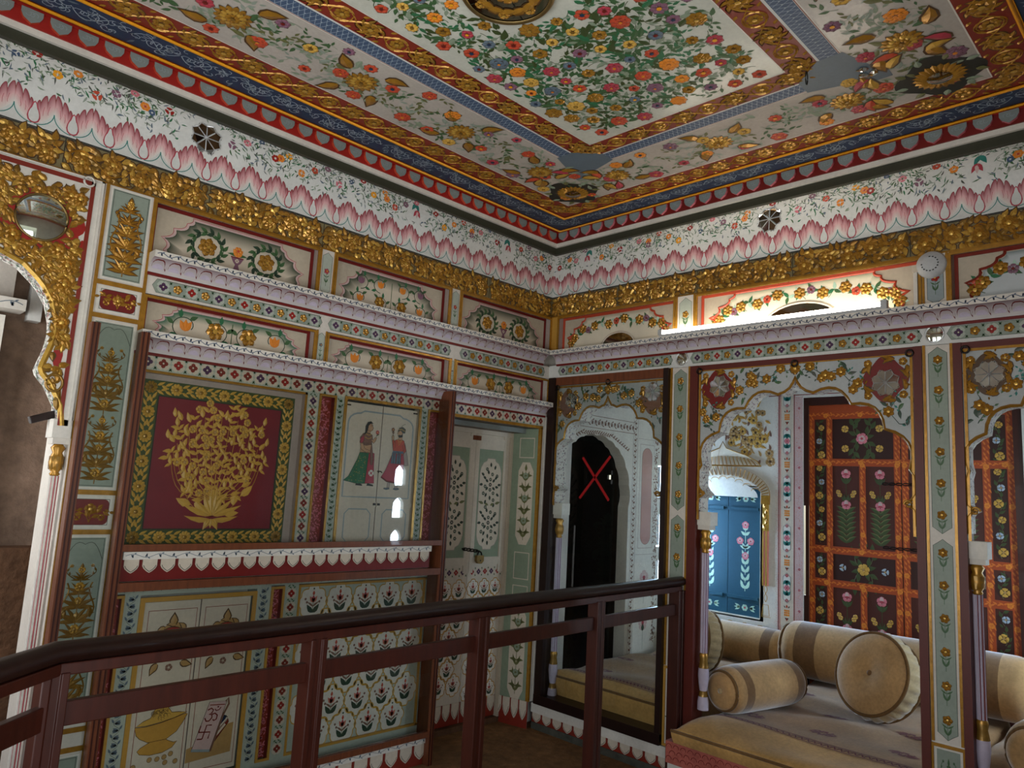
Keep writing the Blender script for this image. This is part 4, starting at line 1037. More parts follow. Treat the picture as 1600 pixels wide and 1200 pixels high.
for sg in (-1, 1):
    u0, u1 = (-.80, -.432) if sg < 0 else (-.428, -.115); c = (u0+u1)/2+(.0 if sg > 0 else .02); D = mapA(.25)
    b = MB(D); b.box(u0, .04, u1, 1.90, -.04, 0, 'paintedwood')
    for v0, v1 in ((1.80, 1.88), (1.03, 1.08)): b.box(u0+.002, v0, u1-.002, v1, 0, .0105, 'paintedwood')
    for q0, q1 in ((u0, u0+.035), (u1-.045, u1)): b.box(q0, .98, q1, 1.9, 0, .012, 'paintedwood')
    b.rect(u0+.035, 1.08, u1-.045, 1.80, 'sage', .002)
    w = .1; v0, v1 = 1.13, 1.74
    half = [(.35, 0), (.42, .03), (.7, .05), (.9, .10), (1, .16), (1, .84), (.9, .90), (.7, .95), (.42, .97), (.35, 1.0)]
    pts = [(c+w*x, v0+(v1-v0)*y) for x, y in half]+[(c-w*x, v0+(v1-v0)*y) for x, y in half[::-1]]
    b.poly(pts, 'cream', .003); b.stroke(pts, .004, 'taupe', .0034, closed=True)
    lf = part('door_leaf', b, dr)
    o = MB(D); rr = random.Random(8)
    for half in (.29, .71):      # two rosettes of leaves per medallion
        yc = v0+(v1-v0)*half
        for ring_, (rx, ry, n) in enumerate(((.024, .035, 6), (.048, .075, 9), (.070, .120, 12))):
            for q in range(n):
                a_ = 2*pi*(q+.5*(ring_ % 2))/n+pi/2; X, Y = c+rx*cos(a_), yc+ry*sin(a_)
                if abs(Y-(v0+v1)/2) < .02 and abs(X-c) < .03: continue
                d_ = atan2(sin(a_)*1.4, cos(a_))
                if (q+ring_) % 3 == 0: o.petals(X, Y, .013, 5, 'darkleaf', None, .004, a0=d_)
                else:
                    o.leaf(X, Y, d_+.45, .034, .013, 'ink', .004, 0, -.6); o.leaf(X, Y, d_-.45, .030, .011, 'darkleaf', .0042, 0, .6)
        o.petals(c, yc, .014, 6, 'ink', 'cream', .004)
    for s_ in (-1, 1): o.leaf(c+s_*.055, v0+.305, pi/2-s_*1.3, .05, .02, 'olive', .0044); o.leaf(c+s_*.04, v0+.305, pi/2+s_*1.9, .035, .02, 'olive', .0044)
    part('flower_medallion', o, lf)
    o = MB(D); quat_run(o, u0+.01, u1-.01, .985, .055, .001, seq=('red', 'purple'), lobe='cream', step=.062)
    sprig_lattice(o, u0+.005, .17, u1-.005, .93, 3, .001, 'ochre'); part('sprig_painting', o, lf)
    o = MB(D); o.rect(u0, .04, u1, .17, 'maroon', .001); scallop_row(o, u0, u1, .17, .07, 'cream', .0015, .075); part('scallops', o, lf)
    k = MB(D); k.box(u1-.03 if sg < 0 else u0-.001, 1.855, u1+.001 if sg < 0 else u0+.03, 1.885, .0, .025, 'wood'); part('turn_button', k, lf)
t = thing('door_hasp', 'iron chain hasp across the meeting stiles of the pale green doors', 'hasp', (-.43, .22, 1.115))
b = MB(); 
for i in range(4):
    x = -.475+.03*i
    b.tube([(x+.02*cos(q*pi/5), .235-.006*(i % 2), 1.135-.004*i+.008*sin(q*pi/5)) for q in range(10)], .0042, 'iron', 6, True)
b.tube([(-.487, .25, 1.137), (-.487, .226, 1.137)], .006, 'iron', 6); b.tube([(-.36, .25, 1.12), (-.36, .222, 1.12)], .007, 'iron', 6)
part('chain', b, t)
t = thing('padlock', 'dark brass padlock hanging from the hasp on the pale green doors', 'padlock', (-.36, .222, 1.05))
b = MB(); b.tube([(-.36+.018*cos(pi*q/8), .215, 1.095+.024*sin(pi*q/8)) for q in range(9)], .005, 'iron', 8); part('shackle', b, t)
b = MB(mapA(.226)); b.extrude([(-.39, 1.095), (-.392, 1.06), (-.375, 1.042), (-.345, 1.042), (-.328, 1.06), (-.33, 1.095)], 0, .022, 'brass', back=True); b.disc(-.36, 1.062, .006, 'ink', .0225); part('lock_body', b, t, bevel=.003)
# ================================================================== WALL ON THE RIGHT (u = -y, v = z)
B_ = mapB(0.)
BR = 3.5       # length of the right wall
D = 1.70       # back wall of the alcove
b = MB()
b.wbox(.1, -BR, 2.30, .36, .1, 3.45, 'plaster')
b.wbox(.1, -.02, -.02, .34, .36, 2.30, 'plaster') if False else None
tag(b.build('wall_right'), kind='structure')
gilded_frieze('gilded_frieze', 'gilded foliage frieze under the cove above the tube light', mapB(.033), -.033, BR, 2.757, 2.912)
niche('painted_niche', 'panel with coral cusped border and small half-round mirror, left end of the tube light', B_, .075, 2.502, 1.005, 2.752, 'garland', 'coral', '#b0a58c', ground=('#d8cfb8',), gold=True, margin=.02)
niche('painted_niche', 'panel with coral cusped border and half-round mirror behind the tube light', B_, 1.17, 2.502, 2.365, 2.752, 'garland', 'coral', '#b3b594', ground=('#ddd5bd',), gold=True, margin=.02)
niche('painted_niche', 'panel with maroon cusped border right of the grey ceiling-wall disc', B_, 2.505, 2.502, 3.45, 2.752, 'garland', 'maroon', '#7f8a88', ground=('#b9c0c0',), gold=True, margin=.02)
b = MB(B_); b.box(-.0, 2.50, .062, 2.757, -.1, 0, 'ochre'); b.box(0, .16, .03, 2.32, -.1, 0, 'redwood'); tag(b.build('trim_3'), kind='structure')
dado_pilaster('dividing_strip', 'short strip with a gold flower at the left end of the tube light', B_, 1.018, 2.502, 1.158, 2.757, 'palegreen', cat='strip')
dado_pilaster('dividing_strip', 'short blue-grey strip with red flower below the round grey disc', B_, 2.378, 2.502, 2.494, 2.757, 'bluegrey', flower='red', cat='strip')
for (cu, w, hh, lb) in ((.56, .135, .095, 'small half-round mirror low in the panel left of the tube light'), (1.77, .21, .12, 'half-round mirror behind the middle of the tube light')):
    t = thing('arched_mirror', lb, 'mirror', B_(cu, 2.505, -.04)); pts = arc(cu, 2.505, w, 0, pi, 16, hh)
    b = MB(B_); b.extrude(pts, -.043, -.036, 'smokymirror'); part('mirror_glass', b, t)
    b = MB(B_); b.stroke(pts, .012, 'cream', -.036, .004); part('rim', b, t)
ledge('wall_ledge', 'painted scalloped ledge carrying the tube light above the arches', B_, .075, BR, 2.502)
t = thing('quatrefoil_band', 'painted flower band between the tube-light ledge and the arches', 'frieze', B_(1.7, 2.32, 0))
b = MB(B_); b.box(.0, 2.318, BR, 2.41, -.1, 0, 'coolwhite'); part('band', b, t)
for u0, u1 in ((.085, 1.008), (1.128, 2.375), (2.478, 3.42)):
    b = MB(B_); v = 2.368; w = .062; e = .018
    pts = [(u0, v), (u0+e, v+w/2), (u1-e, v+w/2), (u1, v), (u1-e, v-w/2), (u0+e, v-w/2)]
    b.poly(pts, 'greygreen', .0006); b.stroke(pts, .002, 'line', .001, closed=True)
    quat_run(b, u0+.015, u1-.015, v, .056, .0012); part('flower_run', b, t)
for u, lb in ((1.072, 'small round mirror at the top of the first green pilaster'), (2.427, 'small round mirror at the top of the second green pilaster')):
    t = thing('round_mirror', lb, 'mirror', B_(u, 2.37-.04, 0))
    b = MB(B_); b.disc(u, 2.371, .038, 'domeglass', .002, 24, dome=.012); part('mirror_glass', b, t)
    b = MB(B_); b.tube([B_(u+.039*cos(q*2*pi/24), 2.371+.039*sin(q*2*pi/24), .003) for q in range(24)], .0035, 'silver', 6, True); part('rim', b, t)

# ---- pilasters
def green_pilaster(label, u0, u1, zb):
    t = dado_pilaster('pilaster', label, B_, u0, zb, u1, 2.32, 'greygreen')
    return t
green_pilaster('grey-green pilaster with gold flowers behind the end of the handrail', .995, 1.135, .60)
green_pilaster('grey-green pilaster with gold flowers in front of the cushions', 2.372, 2.502, .56)
t = thing('pilaster_plinth', 'small framed panel with painted vase at the foot of the first green pilaster', 'base', B_(1.06, .16, 0))
b = MB(B_); b.box(.995, .16, 1.135, .60, -.1, 0, 'white'); b.frame(.998, .165, 1.132, .597, .014, 'ochre', 0, .006); b.rect(1.022, .19, 1.108, .572, 'bluegrey', .001); part('panel', b, t)
b = MB(B_); vase(b, 1.065, .24, .07, .0015); tall_plant(b, 1.065, .30, .55, .06, 'leaf', .002, 0, 4); part('painted_vase', b, t)
t = thing('pilaster_plinth', 'gilt-edged block at the foot of the second green pilaster', 'base', B_(2.437, .0, 0))
b = MB(B_); b.box(2.365, 0, 2.509, .56, -.1, 0, 'white'); b.frame(2.367, .02, 2.507, .553, .014, 'gold', 0, .006); b.rect(2.392, .05, 2.482, .53, 'greygreen', .001); part('panel', b, t)
b = MB(B_); tall_plant(b, 2.437, .1, .5, .07, 'leaf', .002, 0, 5); part('painted_plant', b, t)

# ---- cusped arches
def cusped_arch(label, u0, u1, ztop, zs, apex, cups, bord=True, seed=1, maroon='deepred', thick=.12):
    """white spandrel with a cusped opening; cups = (offset, height) of the cusps from the crown down"""
    c = (u0+u1)/2; t = thing('cusped_arch', label, 'arch', B_(c, zs, 0))
    og = [(0, apex), (.012, apex-.03), (.03, apex-.058), (cups[0][0]*.62, cups[0][1]+.012)]
    R_ = og+lobes([(x, z) for x, z in cups], .26, 6)
    op = [(c-x, z) for x, z in R_[::-1]]+[(c+x, z) for x, z in R_[1:]]
    op = [(max(u0+.004, min(u1-.004, x)), z) for x, z in op]
    b = MB(B_); sp = [(u0, zs), *op, (u1, zs), (u1, ztop), (u0, ztop)]
    b.poly(sp, 'archgrey', 0); part('spandrel', b, t)
    b = MB(B_); b.strip(op, op, 'white', -.001, -thick); rr = random.Random(seed)
    for i in range(len(op)-1):
        (x0, z0), (x1, z1) = op[i], op[i+1]; L = hypot(x1-x0, z1-z0)
        if L < 1e-5: continue
        dx, dz = (x1-x0)/L, (z1-z0)/L; nx, nz = dz, -dx
        for k in range(int(L*300)):
            f = rr.random(); hq = -.012-(thick-.02)*rr.random(); a = rr.random()*6.28; l, w = .009, .003
            px, pz = x0+(x1-x0)*f+nx*.0012, z0+(z1-z0)*f+nz*.0012
            b.add([(px+dx*e, pz+dz*e, hq+g) for e, g in ((l*cos(a), l*sin(a)), (-w*sin(a), w*cos(a)), (-l*cos(a), -l*sin(a)), (w*sin(a), -w*cos(a)))], [[0,1,2,3]], rr.choice(['slate', 'mauve', 'brownleaf', 'mauve']))
    part('painted_soffit', b, t)
    b = MB(B_); b.stroke(op, .016, 'gold', -.001, .009); inner = [(x, z+.014) for x, z in op]; part('gilt_rim', b, t)
    for sg in (-1, 1):
        x, z = op[0] if sg < 0 else op[-1]
        b = MB(B_); b.tube([B_(x-sg*.03+.02*(1-q/16)*cos(q*.7)*-sg, z+.10+.02*(1-q/16)*sin(q*.7), .008) for q in range(13)], .005, 'gold', 6); part('gilt_scroll', b, t)
    b = MB(B_); b.box(u0+.004, ztop-.016, u1-.004, ztop-.004, .0005, .006, 'gold')
    for q in (u0+.004, u1-.016): b.box(q, zs, q+.012, ztop-.016, .0005, .006, 'gold')
    part('gilt_border', b, t)
    # flowering vines on the spandrel
    g = MB(B_); W = (u1-u0)/2
    def open_z(x):
        z = 0
        for (x0, z0), (x1, z1) in zip(op[:-1], op[1:]):
            if min(x0, x1)-1e-6 <= x <= max(x0, x1)+1e-6: z = max(z, z0, z1)
        return z
    g.petals(c, apex+.045, .03, 8, 'gold', 'brightgold', .002, .007, .2, 'umber'); g.leaf(c, apex+.01, pi/2, .07, .03, 'gold', .001, .005, 0, 'umber')
    for sg in (-1, 1):
        sx = c+sg*(W*.78); sz = ztop-.125
        path = [(c+sg*.04, apex+.035)]
        for q in range(1, 9): path.append((c+sg*(.04+(W*.62-.04)*q/8), apex+.03+.02*sin(q*1.7)-.012*q*(q/8)))
        path2 = [(sx+sg*W*.08, sz-.10), (sx+sg*W*.02, sz-.16), (sx+sg*W*.1, sz-.22), (sx+sg*W*.13, sz-.30), (sx+sg*W*.17, sz-.38)]
        for pth in (path, path2):
            ok = [p for p in pth if p[1] > open_z(p[0])+.022 and u0+.02 < p[0] < u1-.02]
            g.stroke(ok, .0035, 'darkleaf', .0006)
            for i, p in enumerate(ok):
                if i % 2 == 1: g.petals(*p, .026, 6, 'gold', 'brightgold', .0016, .006, i*.5, 'umber')
                for k in range(2):
                    a = rr.random()*6.28
                    if p[1]+.04*sin(a) > open_z(p[0]+.04*cos(a))+.012: g.spray(*p, a, .05, 'darkleaf', .0008, 2, rr.choice(['leaf', 'teal', 'darkleaf']), 1.4*sg, .001, .003, .5)
    for _ in range(900):
        x = rr.uniform(u0+.025, u1-.025); z = rr.uniform(zs+.06, ztop-.03)
        if z < open_z(x)+.045 or (open_z(x) == 0): continue
        if any(hypot(x-(c+sg*W*.78), z-(ztop-.125)) < .125 for sg in (-1, 1)): continue
        q = rr.random()
        if q < .07: g.petals(x, z, .024, 6, 'gold', 'brightgold', .0022, .005, q*9, 'umber')
        elif q < .62: g.leaf(x, z, rr.random()*6.28, .046, .018, rr.choice(['leaf', 'line', 'darkleaf', 'darkleaf']), .0008+.0004*q, .001, rr.uniform(-1.2, 1.2))
    part('flowering_vine', g, t)
    for sg in (-1, 1):
        sx, sz = c+sg*W*.78, ztop-.125; r = .105 if W > .5 else .088
        m = MB(B_); m.poly([(sx+r*(1+.1*cos(4*q*.1571))*cos(q*.1571)*.92, sz+r*(1+.1*cos(4*q*.1571))*sin(q*.1571)) for q in range(40)], maroon, .0012)
        for q in range(11):
            a = q*.571; k = (-1)**q; m.leaf(sx+r*(.96+.1*(q % 2))*cos(a), sz+r*(.98+.1*(q % 2))*sin(a), a+k*1.5, .058, .02, 'gold', .0022, .005, k*1.3, 'umber')
            if q % 3 == 0: m.spray(sx+r*1.0*cos(a), sz+r*1.0*sin(a), a+pi+.6, .05, 'gold', .0022, 2, 'gold', 2.2, .004, .004, .5)
        for q in range(4): m.petals(sx+r*1.08*cos(q*pi/2+.785), sz+r*1.08*sin(q*pi/2+.785), .02, 5, 'gold', 'brightgold', .003, .006)
        part('gilt_rosette_ground', m, t)
    return t, c, W
cA = [(.072, 2.100), (.235, 2.022), (.36, 1.902), (.425, 1.735), (.405, 1.56), (.435, 1.46)]
cB = [(.095, 2.125), (.285, 2.058), (.44, 1.930), (.548, 1.738), (.527, 1.575), (.572, 1.475)]
cC = [(.075, 2.100), (.235, 2.022), (.37, 1.902), (.44, 1.735), (.42, 1.56), (.452, 1.46)]
cusped_arch('white cusped arch behind glass with red cross of tape, beside the doorway', .09, .962, 2.262, 1.45, 2.172, cA, maroon='brownleaf', seed=3)
cusped_arch('white cusped arch over the round cushion, middle of the right wall', 1.188, 2.335, 2.298, 1.43, 2.215, cB, seed=4)
cusped_arch('cusped arch cut off by the right edge, right of the second green pilaster', 2.536, 3.44, 2.292, 1.43, 2.172, cC, maroon='umber', seed=5)
for u, z, r, lb in ((.222, 2.156, .052, 'mirror star on the left shoulder of the taped glass arch'), (.872, 2.179, .058, 'mirror star on the right shoulder of the taped glass arch'),
                    (1.324, 2.187, .062, 'mirror star on red, left shoulder of the middle arch'), (2.210, 2.154, .064, 'mirror star on dark red, right shoulder of the middle arch'), (2.640, 2.165, .06, 'bright mirror star on the cut-off arch at the right edge')):
    star_mirror(B_, u, z, r, .0022, lb, 'mirror stars on the arches')
for u, z, lb in ((.10, 2.262, 'iron ring at the left corner of the taped glass arch'), (.535, 2.275, 'iron ring at the crown of the taped glass arch'), (1.20, 2.296, 'iron ring at the left corner of the middle arch'),
                 (1.765, 2.296, 'iron ring at the crown of the middle arch'), (2.322, 2.300, 'iron ring at the right corner of the middle arch'), (2.553, 2.295, 'iron ring at the left corner of the cut-off right arch')):
    ring_hook(B_, u, z, lb, 'iron')
# dark frames round each bay
def bay_frame(label, u0, u1, inner0, inner1, zb, z1=2.318, m='browntrim'):
    t = thing('arch_surround', label, 'frame', B_((u0+u1)/2, zb, 0))
    b = MB(B_); b.box(u0, zb, inner0, z1, -.1, .012, m); part('jamb', b, t)
    b = MB(B_); b.box(inner1, zb, u1, z1, -.1, .012, m); part('jamb', b, t)
    b = MB(B_); b.box(inner0, z1-.03 if u0 > 1 else 2.262, inner1, z1, -.1, .008, m); part('head', b, t)
    return t
bay_frame('dark red frame around the middle arch', 1.135, 2.372, 1.188, 2.335, .15)
bay_frame('dark red and gold frame of the cut-off right arch', 2.502, BR, 2.536, 3.44, .15)
# glazed window of the first bay
t = thing('window_1', 'brown wooden window frame with glass over the first arch', 'window', B_(.53, .16, 0), kind='structure')
for u0, u1 in ((.03, .088), (.962, .997)):
    b = MB(B_); b.box(u0, .18, u1, 2.318, -.1, .03, 'darkwood'); part('window_jamb', b, t, bevel=.003)
b = MB(B_); b.box(.03, .165, .997, .225, -.1, .034, 'darkwood'); part('window_sill', b, t, bevel=.003)
b = MB(B_); b.box(.088, 2.262, .962, 2.318, -.1, .02, 'wood'); part('window_head', b, t, bevel=.003)
b = MB(B_); b.rect(.088, .225, .962, 2.262, 'glass', .016); part('glass_pane', b, t)
t = thing('tape_cross', 'red cross of adhesive tape on the glass of the first arch', 'tape', B_(.46, 1.51, .017))
for p, q in (((.352, 1.772), (.575, 1.505)), ((.577, 1.782), (.338, 1.508))):
    b = MB(B_); dx, dy = q[0]-p[0], q[1]-p[1]; l = hypot(dx, dy); nx, ny = -dy/l*.0085, dx/l*.0085
    b.extrude([(p[0]+nx, p[1]+ny), (q[0]+nx, q[1]+ny), (q[0]-nx, q[1]-ny), (p[0]-nx, p[1]-ny)], .0165, .018, 'tape'); part('strip', b, t)
for x, y, zt, lb in ((.05, -.118, 1.465, 'slender lilac column at the left side of the taped glass arch'), (.05, -1.222, 1.475, 'slender lilac column at the left side of the middle arch'),
                 (.05, -2.556, 1.43, 'slender reddish column right of the second green pilaster')):
    slender_column('column', lb, x, y, zt, .20 if y > -1 else (.40 if y > -2 else .38), .022, 'lilac', 'deepred' if y < -2 else 'mauve')

# ---- tube light, disc, conduit
t = thing('tube_light', 'lit white tube light lying on the ledge above the middle arch', 'lamp', B_(1.6, 2.502, .045))
b = MB(); b.tube([B_(.975, 2.530, .062), B_(2.215, 2.530, .062)], .013, 'tube', 12); part('tube', b, t)
b = MB(B_); b.box(.955, 2.502, 2.245, 2.516, .03, .08, 'plasticgrey'); part('batten', b, t)
for u in (.96, 2.23):
    b = MB(B_); b.box(u-.014, 2.516, u+.014, 2.548, .046, .078, 'plasticgrey'); part('lamp_holder', b, t)
t = thing('alarm_disc', 'round grey domed disc mounted on the frieze right of the tube light', 'alarm', B_(2.423, 2.64, 0))
b = MB(); prof = [(.066, -.0), (.066, .018), (.060, .03), (.045, .036), (.042, .040), (.03, .043), (0, .043)]
b.lathe(prof, B_(2.423, 2.706, -.01), (-1, 0, 0), 28, 'plasticgrey'); part('housing', b, t)
b = MB(B_); 
for q in range(16):
    a = q*pi/8
    if 1.9 < a < 2.9: continue
    b.box(2.423+.034*cos(a)-.004, 2.706+.034*sin(a)-.003, 2.423+.034*cos(a)+.004, 2.706+.034*sin(a)+.003, .02, .0325, 'ink')
part('vents', b, t)
t = thing('cable_conduit', 'short white upright conduit beside the grey disc', 'conduit', B_(2.352, 2.502, 0))
b = MB(B_); b.box(2.345, 2.502, 2.362, 2.68, -.02, .012, 'white'); part('cover', b, t); b = MB(B_); b.box(2.34, 2.68, 2.368, 2.715, -.02, .016, 'cream'); part('cap', b, t)

# ---- sill and scallops below the bays
t = thing('scalloped_plinth', 'white scalloped plinth under the glazed first arch', 'plinth', B_(.55, 0, 0))
b = MB(B_); b.box(-.0, .105, 1.15, .163, -.12, .018, 'white'); part('board', b, t)
b = MB(B_); scallop_row(b, 0, 1.15, .108, .045, 'cream', .006, .088); part('scallops', b, t)
b = MB(B_); b.box(0, .04, 1.15, .108, -.12, .005, 'maroon'); part('red_backing', b, t)
b = MB(B_); b.box(0, 0, 1.15, .042, -.12, .01, 'dado'); tag(b.build('baseboard_right'), kind='structure')
t = thing('divan', 'red painted front of the divan with rows of small arcs', 'divan', B_(1.76, .0, .1))
b = MB(B_); b.box(1.15, .16, 2.37, .27, -.1, .20, 'seatfront')
for j in range(3):
    for i in range(28):
        u = 1.17+i*.043+(.021 if j % 2 else 0); b.stroke(arc(u, .18+j*.03, .017, 0, pi, 6), .003, 'deepred', .2006)
part('red_band', b, t)
b = MB(B_); b.box(1.15, 0, 2.37, .16, -.1, .18, 'white'); part('white_plinth', b, t)

# ================================================================== ALCOVE BEHIND THE ARCHES
EY0, EY1 = .03, -3.40     # end walls
b = MB(); b.wbox(.1, EY1, -.02, D+.3, .1, .20, 'earth'); tag(b.build('floor_alcove'), kind='structure')
b = MB(); b.wbox(.3, EY1-.3, 2.62, D+.35, .4, 2.75, 'plaster'); tag(b.build('ceiling_alcove'), kind='structure')
# back wall with openings for blue shutters and red doors
K = mapB(D)
b = MB()
def wall_pieces(b, rects, x0, x1, m='lilac'):
    for y0, y1, z0, z1 in rects: b.wbox(x0, y0, z0, x1, y1, z1, m)
wall_pieces(b, ((-.10, .10, .1, 2.7), (-.74, -.10, 1.66, 2.7), (-.74, -.10, .1, .66), (-.95, -.74, .1, 2.7), (-2.45, -1.075, 2.35, 2.7), (EY1, -2.45, .1, 2.7)), D, D+.3, 'white')
b.wbox(D, -1.072, .1, D+.012, -.95, 2.7, 'white')
b.wbox(D+.01, -1.108, .2, D+.02, -1.086, 2.36, 'redwood')
for u0, u1, z0, z1 in ((1.072, 1.086, 1.54, 2.36), (1.072, 1.086, .2, .89), (2.40, 2.4415, .2, 2.36), (2.4415, 2.45, 1.27, 2.36), (2.4415, 2.45, .2, 1.2), (1.108, 2.40, 2.292, 2.36)): b.wbox(D+.01, -u1, z0, D+.2, -u0, z1, 'redwood')
tag(b.build('wall_back'), kind='structure')
# painted back wall
d = MB(K)
d.rect(.895, .3, .9, 2.4, 'salmon', .001)
for u in (.885, 1.005): d.rect(u-.009, .3, u+.009, 2.5, 'palepink', .001); d.rect(u-.003, .3, u+.003, 2.5, 'maroon', .0014)
d.rect(.9, .3, .998, 2.5, 'cream', .0012); d.rect(1.015, .3, 1.07, 2.36, 'palepink', .001); d.rect(.8, 2.37, 2.6, 2.376, 'maroon', .001); d.rect(1.01, 2.38, 2.6, 2.6, 'white', .0008)
rr = random.Random(6)
for _ in range(420): d.disc(rr.uniform(1.017, 1.068), rr.uniform(.5, 2.35), .0022, 'salmon', .0016, 5)
for _ in range(600): d.disc(rr.choice((.872, .88))+rr.gauss(0, .012), rr.uniform(.5, 2.4), .0018, 'salmon', .0016, 4)
for k in range(12): d.petals(1.043, .62+k*.15, .009, 4, 'rose', None, .0018)
c = .949; z = .45; k = 0
while z < 2.45:
    if k % 2 == 0:
        pts = [(c, z), (c+.028, z+.03), (c+.028, z+.06), (c+.024, z+.11), (c+.028, z+.16), (c+.028, z+.19), (c, z+.22), (c-.028, z+.19), (c-.028, z+.16), (c-.024, z+.11), (c-.028, z+.06), (c-.028, z+.03)]
        d.poly(pts, 'white', .0018); d.stroke(pts, .003, 'slate', .0022, closed=True)
        for zz, s_ in ((z+.055, 1), (z+.165, -1)):
            for sg in (-1, 0, 1): d.leaf(c, zz, pi/2*s_+sg*.75, .045, .024, 'teal', .0024)
        d.petals(c, z+.11, .022, 6, 'pink', 'rose', .0026); d.petals(c, z+.02, .012, 4, 'rose', None, .0026); d.petals(c, z+.2, .012, 4, 'rose', None, .0026); z += .235
    else:
        for i in (-1, 0, 1):
            for j in (-1, 0, 1): d.disc(c+i*.014, z+.06+j*.016, .0075, 'orange', .0022, 8)
        for sg in (-1, 1): d.leaf(c, z+.06+sg*.035, pi/2*sg, .025, .014, 'coral', .0024); d.leaf(c-.012, z+.06+sg*.035, pi/2*sg+.6, .02, .008, 'ink', .0024); d.leaf(c+.012, z+.06+sg*.035, pi/2*sg-.6, .02, .008, 'ink', .0024)
        z += .13
    k += 1
tag(d.build('wall_back_painted_strip'), kind='structure')
# gilded niche surround
t = thing('niche_surround', 'gilt relief arch with colonettes around the blue shutters', 'niche', K(.45, .66, 0))
NU0, NU1 = .13, .80; nc = (NU0+NU1)/2-.05
arcp = arc(nc, 1.60, .40, 0, pi, 24, .22); ap2 = arc(nc, 1.60, .335, 0, pi, 24, .145)
b = MB(K); b.strip(arcp, ap2, 'cream', .012, .02); b.strip(arcp, arcp, 'gold', 0, .012); 
for q in range(30):
    a = pi*(q+.5)/30; b.stroke([(nc+.34*cos(a), 1.60+.15*sin(a)), (nc+.40*cos(a+.05), 1.60+.22*sin(a+.05))], .007, 'gold', .019, .006)
part('ribbed_arch', b, t)
b = MB(K); pts = [(nc-.26, 1.86), (nc-.2, 1.91), (nc-.1, 1.94), (nc-.03, 1.965), (nc, 2.02), (nc+.03, 1.965), (nc+.1, 1.94), (nc+.2, 1.91), (nc+.30, 1.86), (nc+.33, 1.82)]
low = [(nc-.26+.59*i/9, 1.825-.0*i) for i in range(10)]
b.strip(low, pts, 'cream', .004, .014); b.stroke(low, .012, 'gold', .006, .006); b.stroke(pts, .008, 'gold', .013, .004)
for q in range(16): b.stroke([(nc-.24+.035*q, 1.83), (nc-.22+.031*q, 1.90-.0005*(q-8)**2)], .007, 'gold', .012, .006)
part('melon_crest', b, t)
b = MB(K); b.poly(arc(nc, 1.58, .30, 0, pi, 20, .13)+[(nc-.30, 1.64), (nc+.30, 1.64)][0:0], 'white', .002); 
for q in range(9): b.stroke(arc(nc-.28+.07*q, 1.60+.12*sin(pi*(q+.3)/9), .035, 0, pi, 6, .02), .005, 'ochre', .004)
part('inner_cusps', b, t)
for u in (.785,):
    b = MB(K); b.box(u-.035, 1.53, u+.03, 1.60, 0, .02, 'gold'); b.box(u-.025, 1.33, u+.022, 1.53, 0, .016, 'brightgold')
    for q in range(5): b.leaf(u, 1.34+.04*q, pi/2+.4*(-1)**q, .05, .03, 'gold', .016, .006)
    for q in range(4): b.box(u-.026+q*.013, .92, u-.017+q*.013, 1.33, 0, .012, 'salmon' if q % 2 else 'goldpaint')
    for sg in (-1, 1): b.stroke([(u+sg*.012*sin(q*.6), .80+.012*q) for q in range(11)], .005, 'ochre', .004)
    b.stroke([(u-.03, .70), (u+.03, .70), (u+.02, .78), (u-.02, .78)], .005, 'ochre', .004, closed=True); b.stroke([(u-.035, .69), (u+.04, .69)], .004, 'ochre', .004); part('colonette', b, t)
b = MB(K)
for i in range(12):
    u = .12+.062*i
    for k in (0, .014): b.stroke(arc(u, .60, .03-k*.6, 0, pi, 8, .02-k*.6) if i % 2 == 0 else arc(u, .60, .03-k*.6, pi, 2*pi, 8, .02-k*.6), .005, 'ochre', .002)
part('wavy_border', b, t)
b = MB(K); rr = random.Random(12)
for _ in range(130):
    u, v = rr.gauss(.62, .12), rr.gauss(2.08, .17)
    if v < 2.03-.55*abs(u-nc) or u > .84 or v < 1.62: continue
    q = rr.random()
    if q < .3: b.petals(u, v, rr.uniform(.022, .04), 5, rr.choice(['tan', 'goldpaint']), 'umber', .0014, .004, q*9)
    else: b.leaf(u, v, rr.random()*6.28, .055, .022, rr.choice(['tan', 'brownleaf', 'ochre']), .001, .002, rr.uniform(-1, 1))
part('gilt_foliage', b, t)
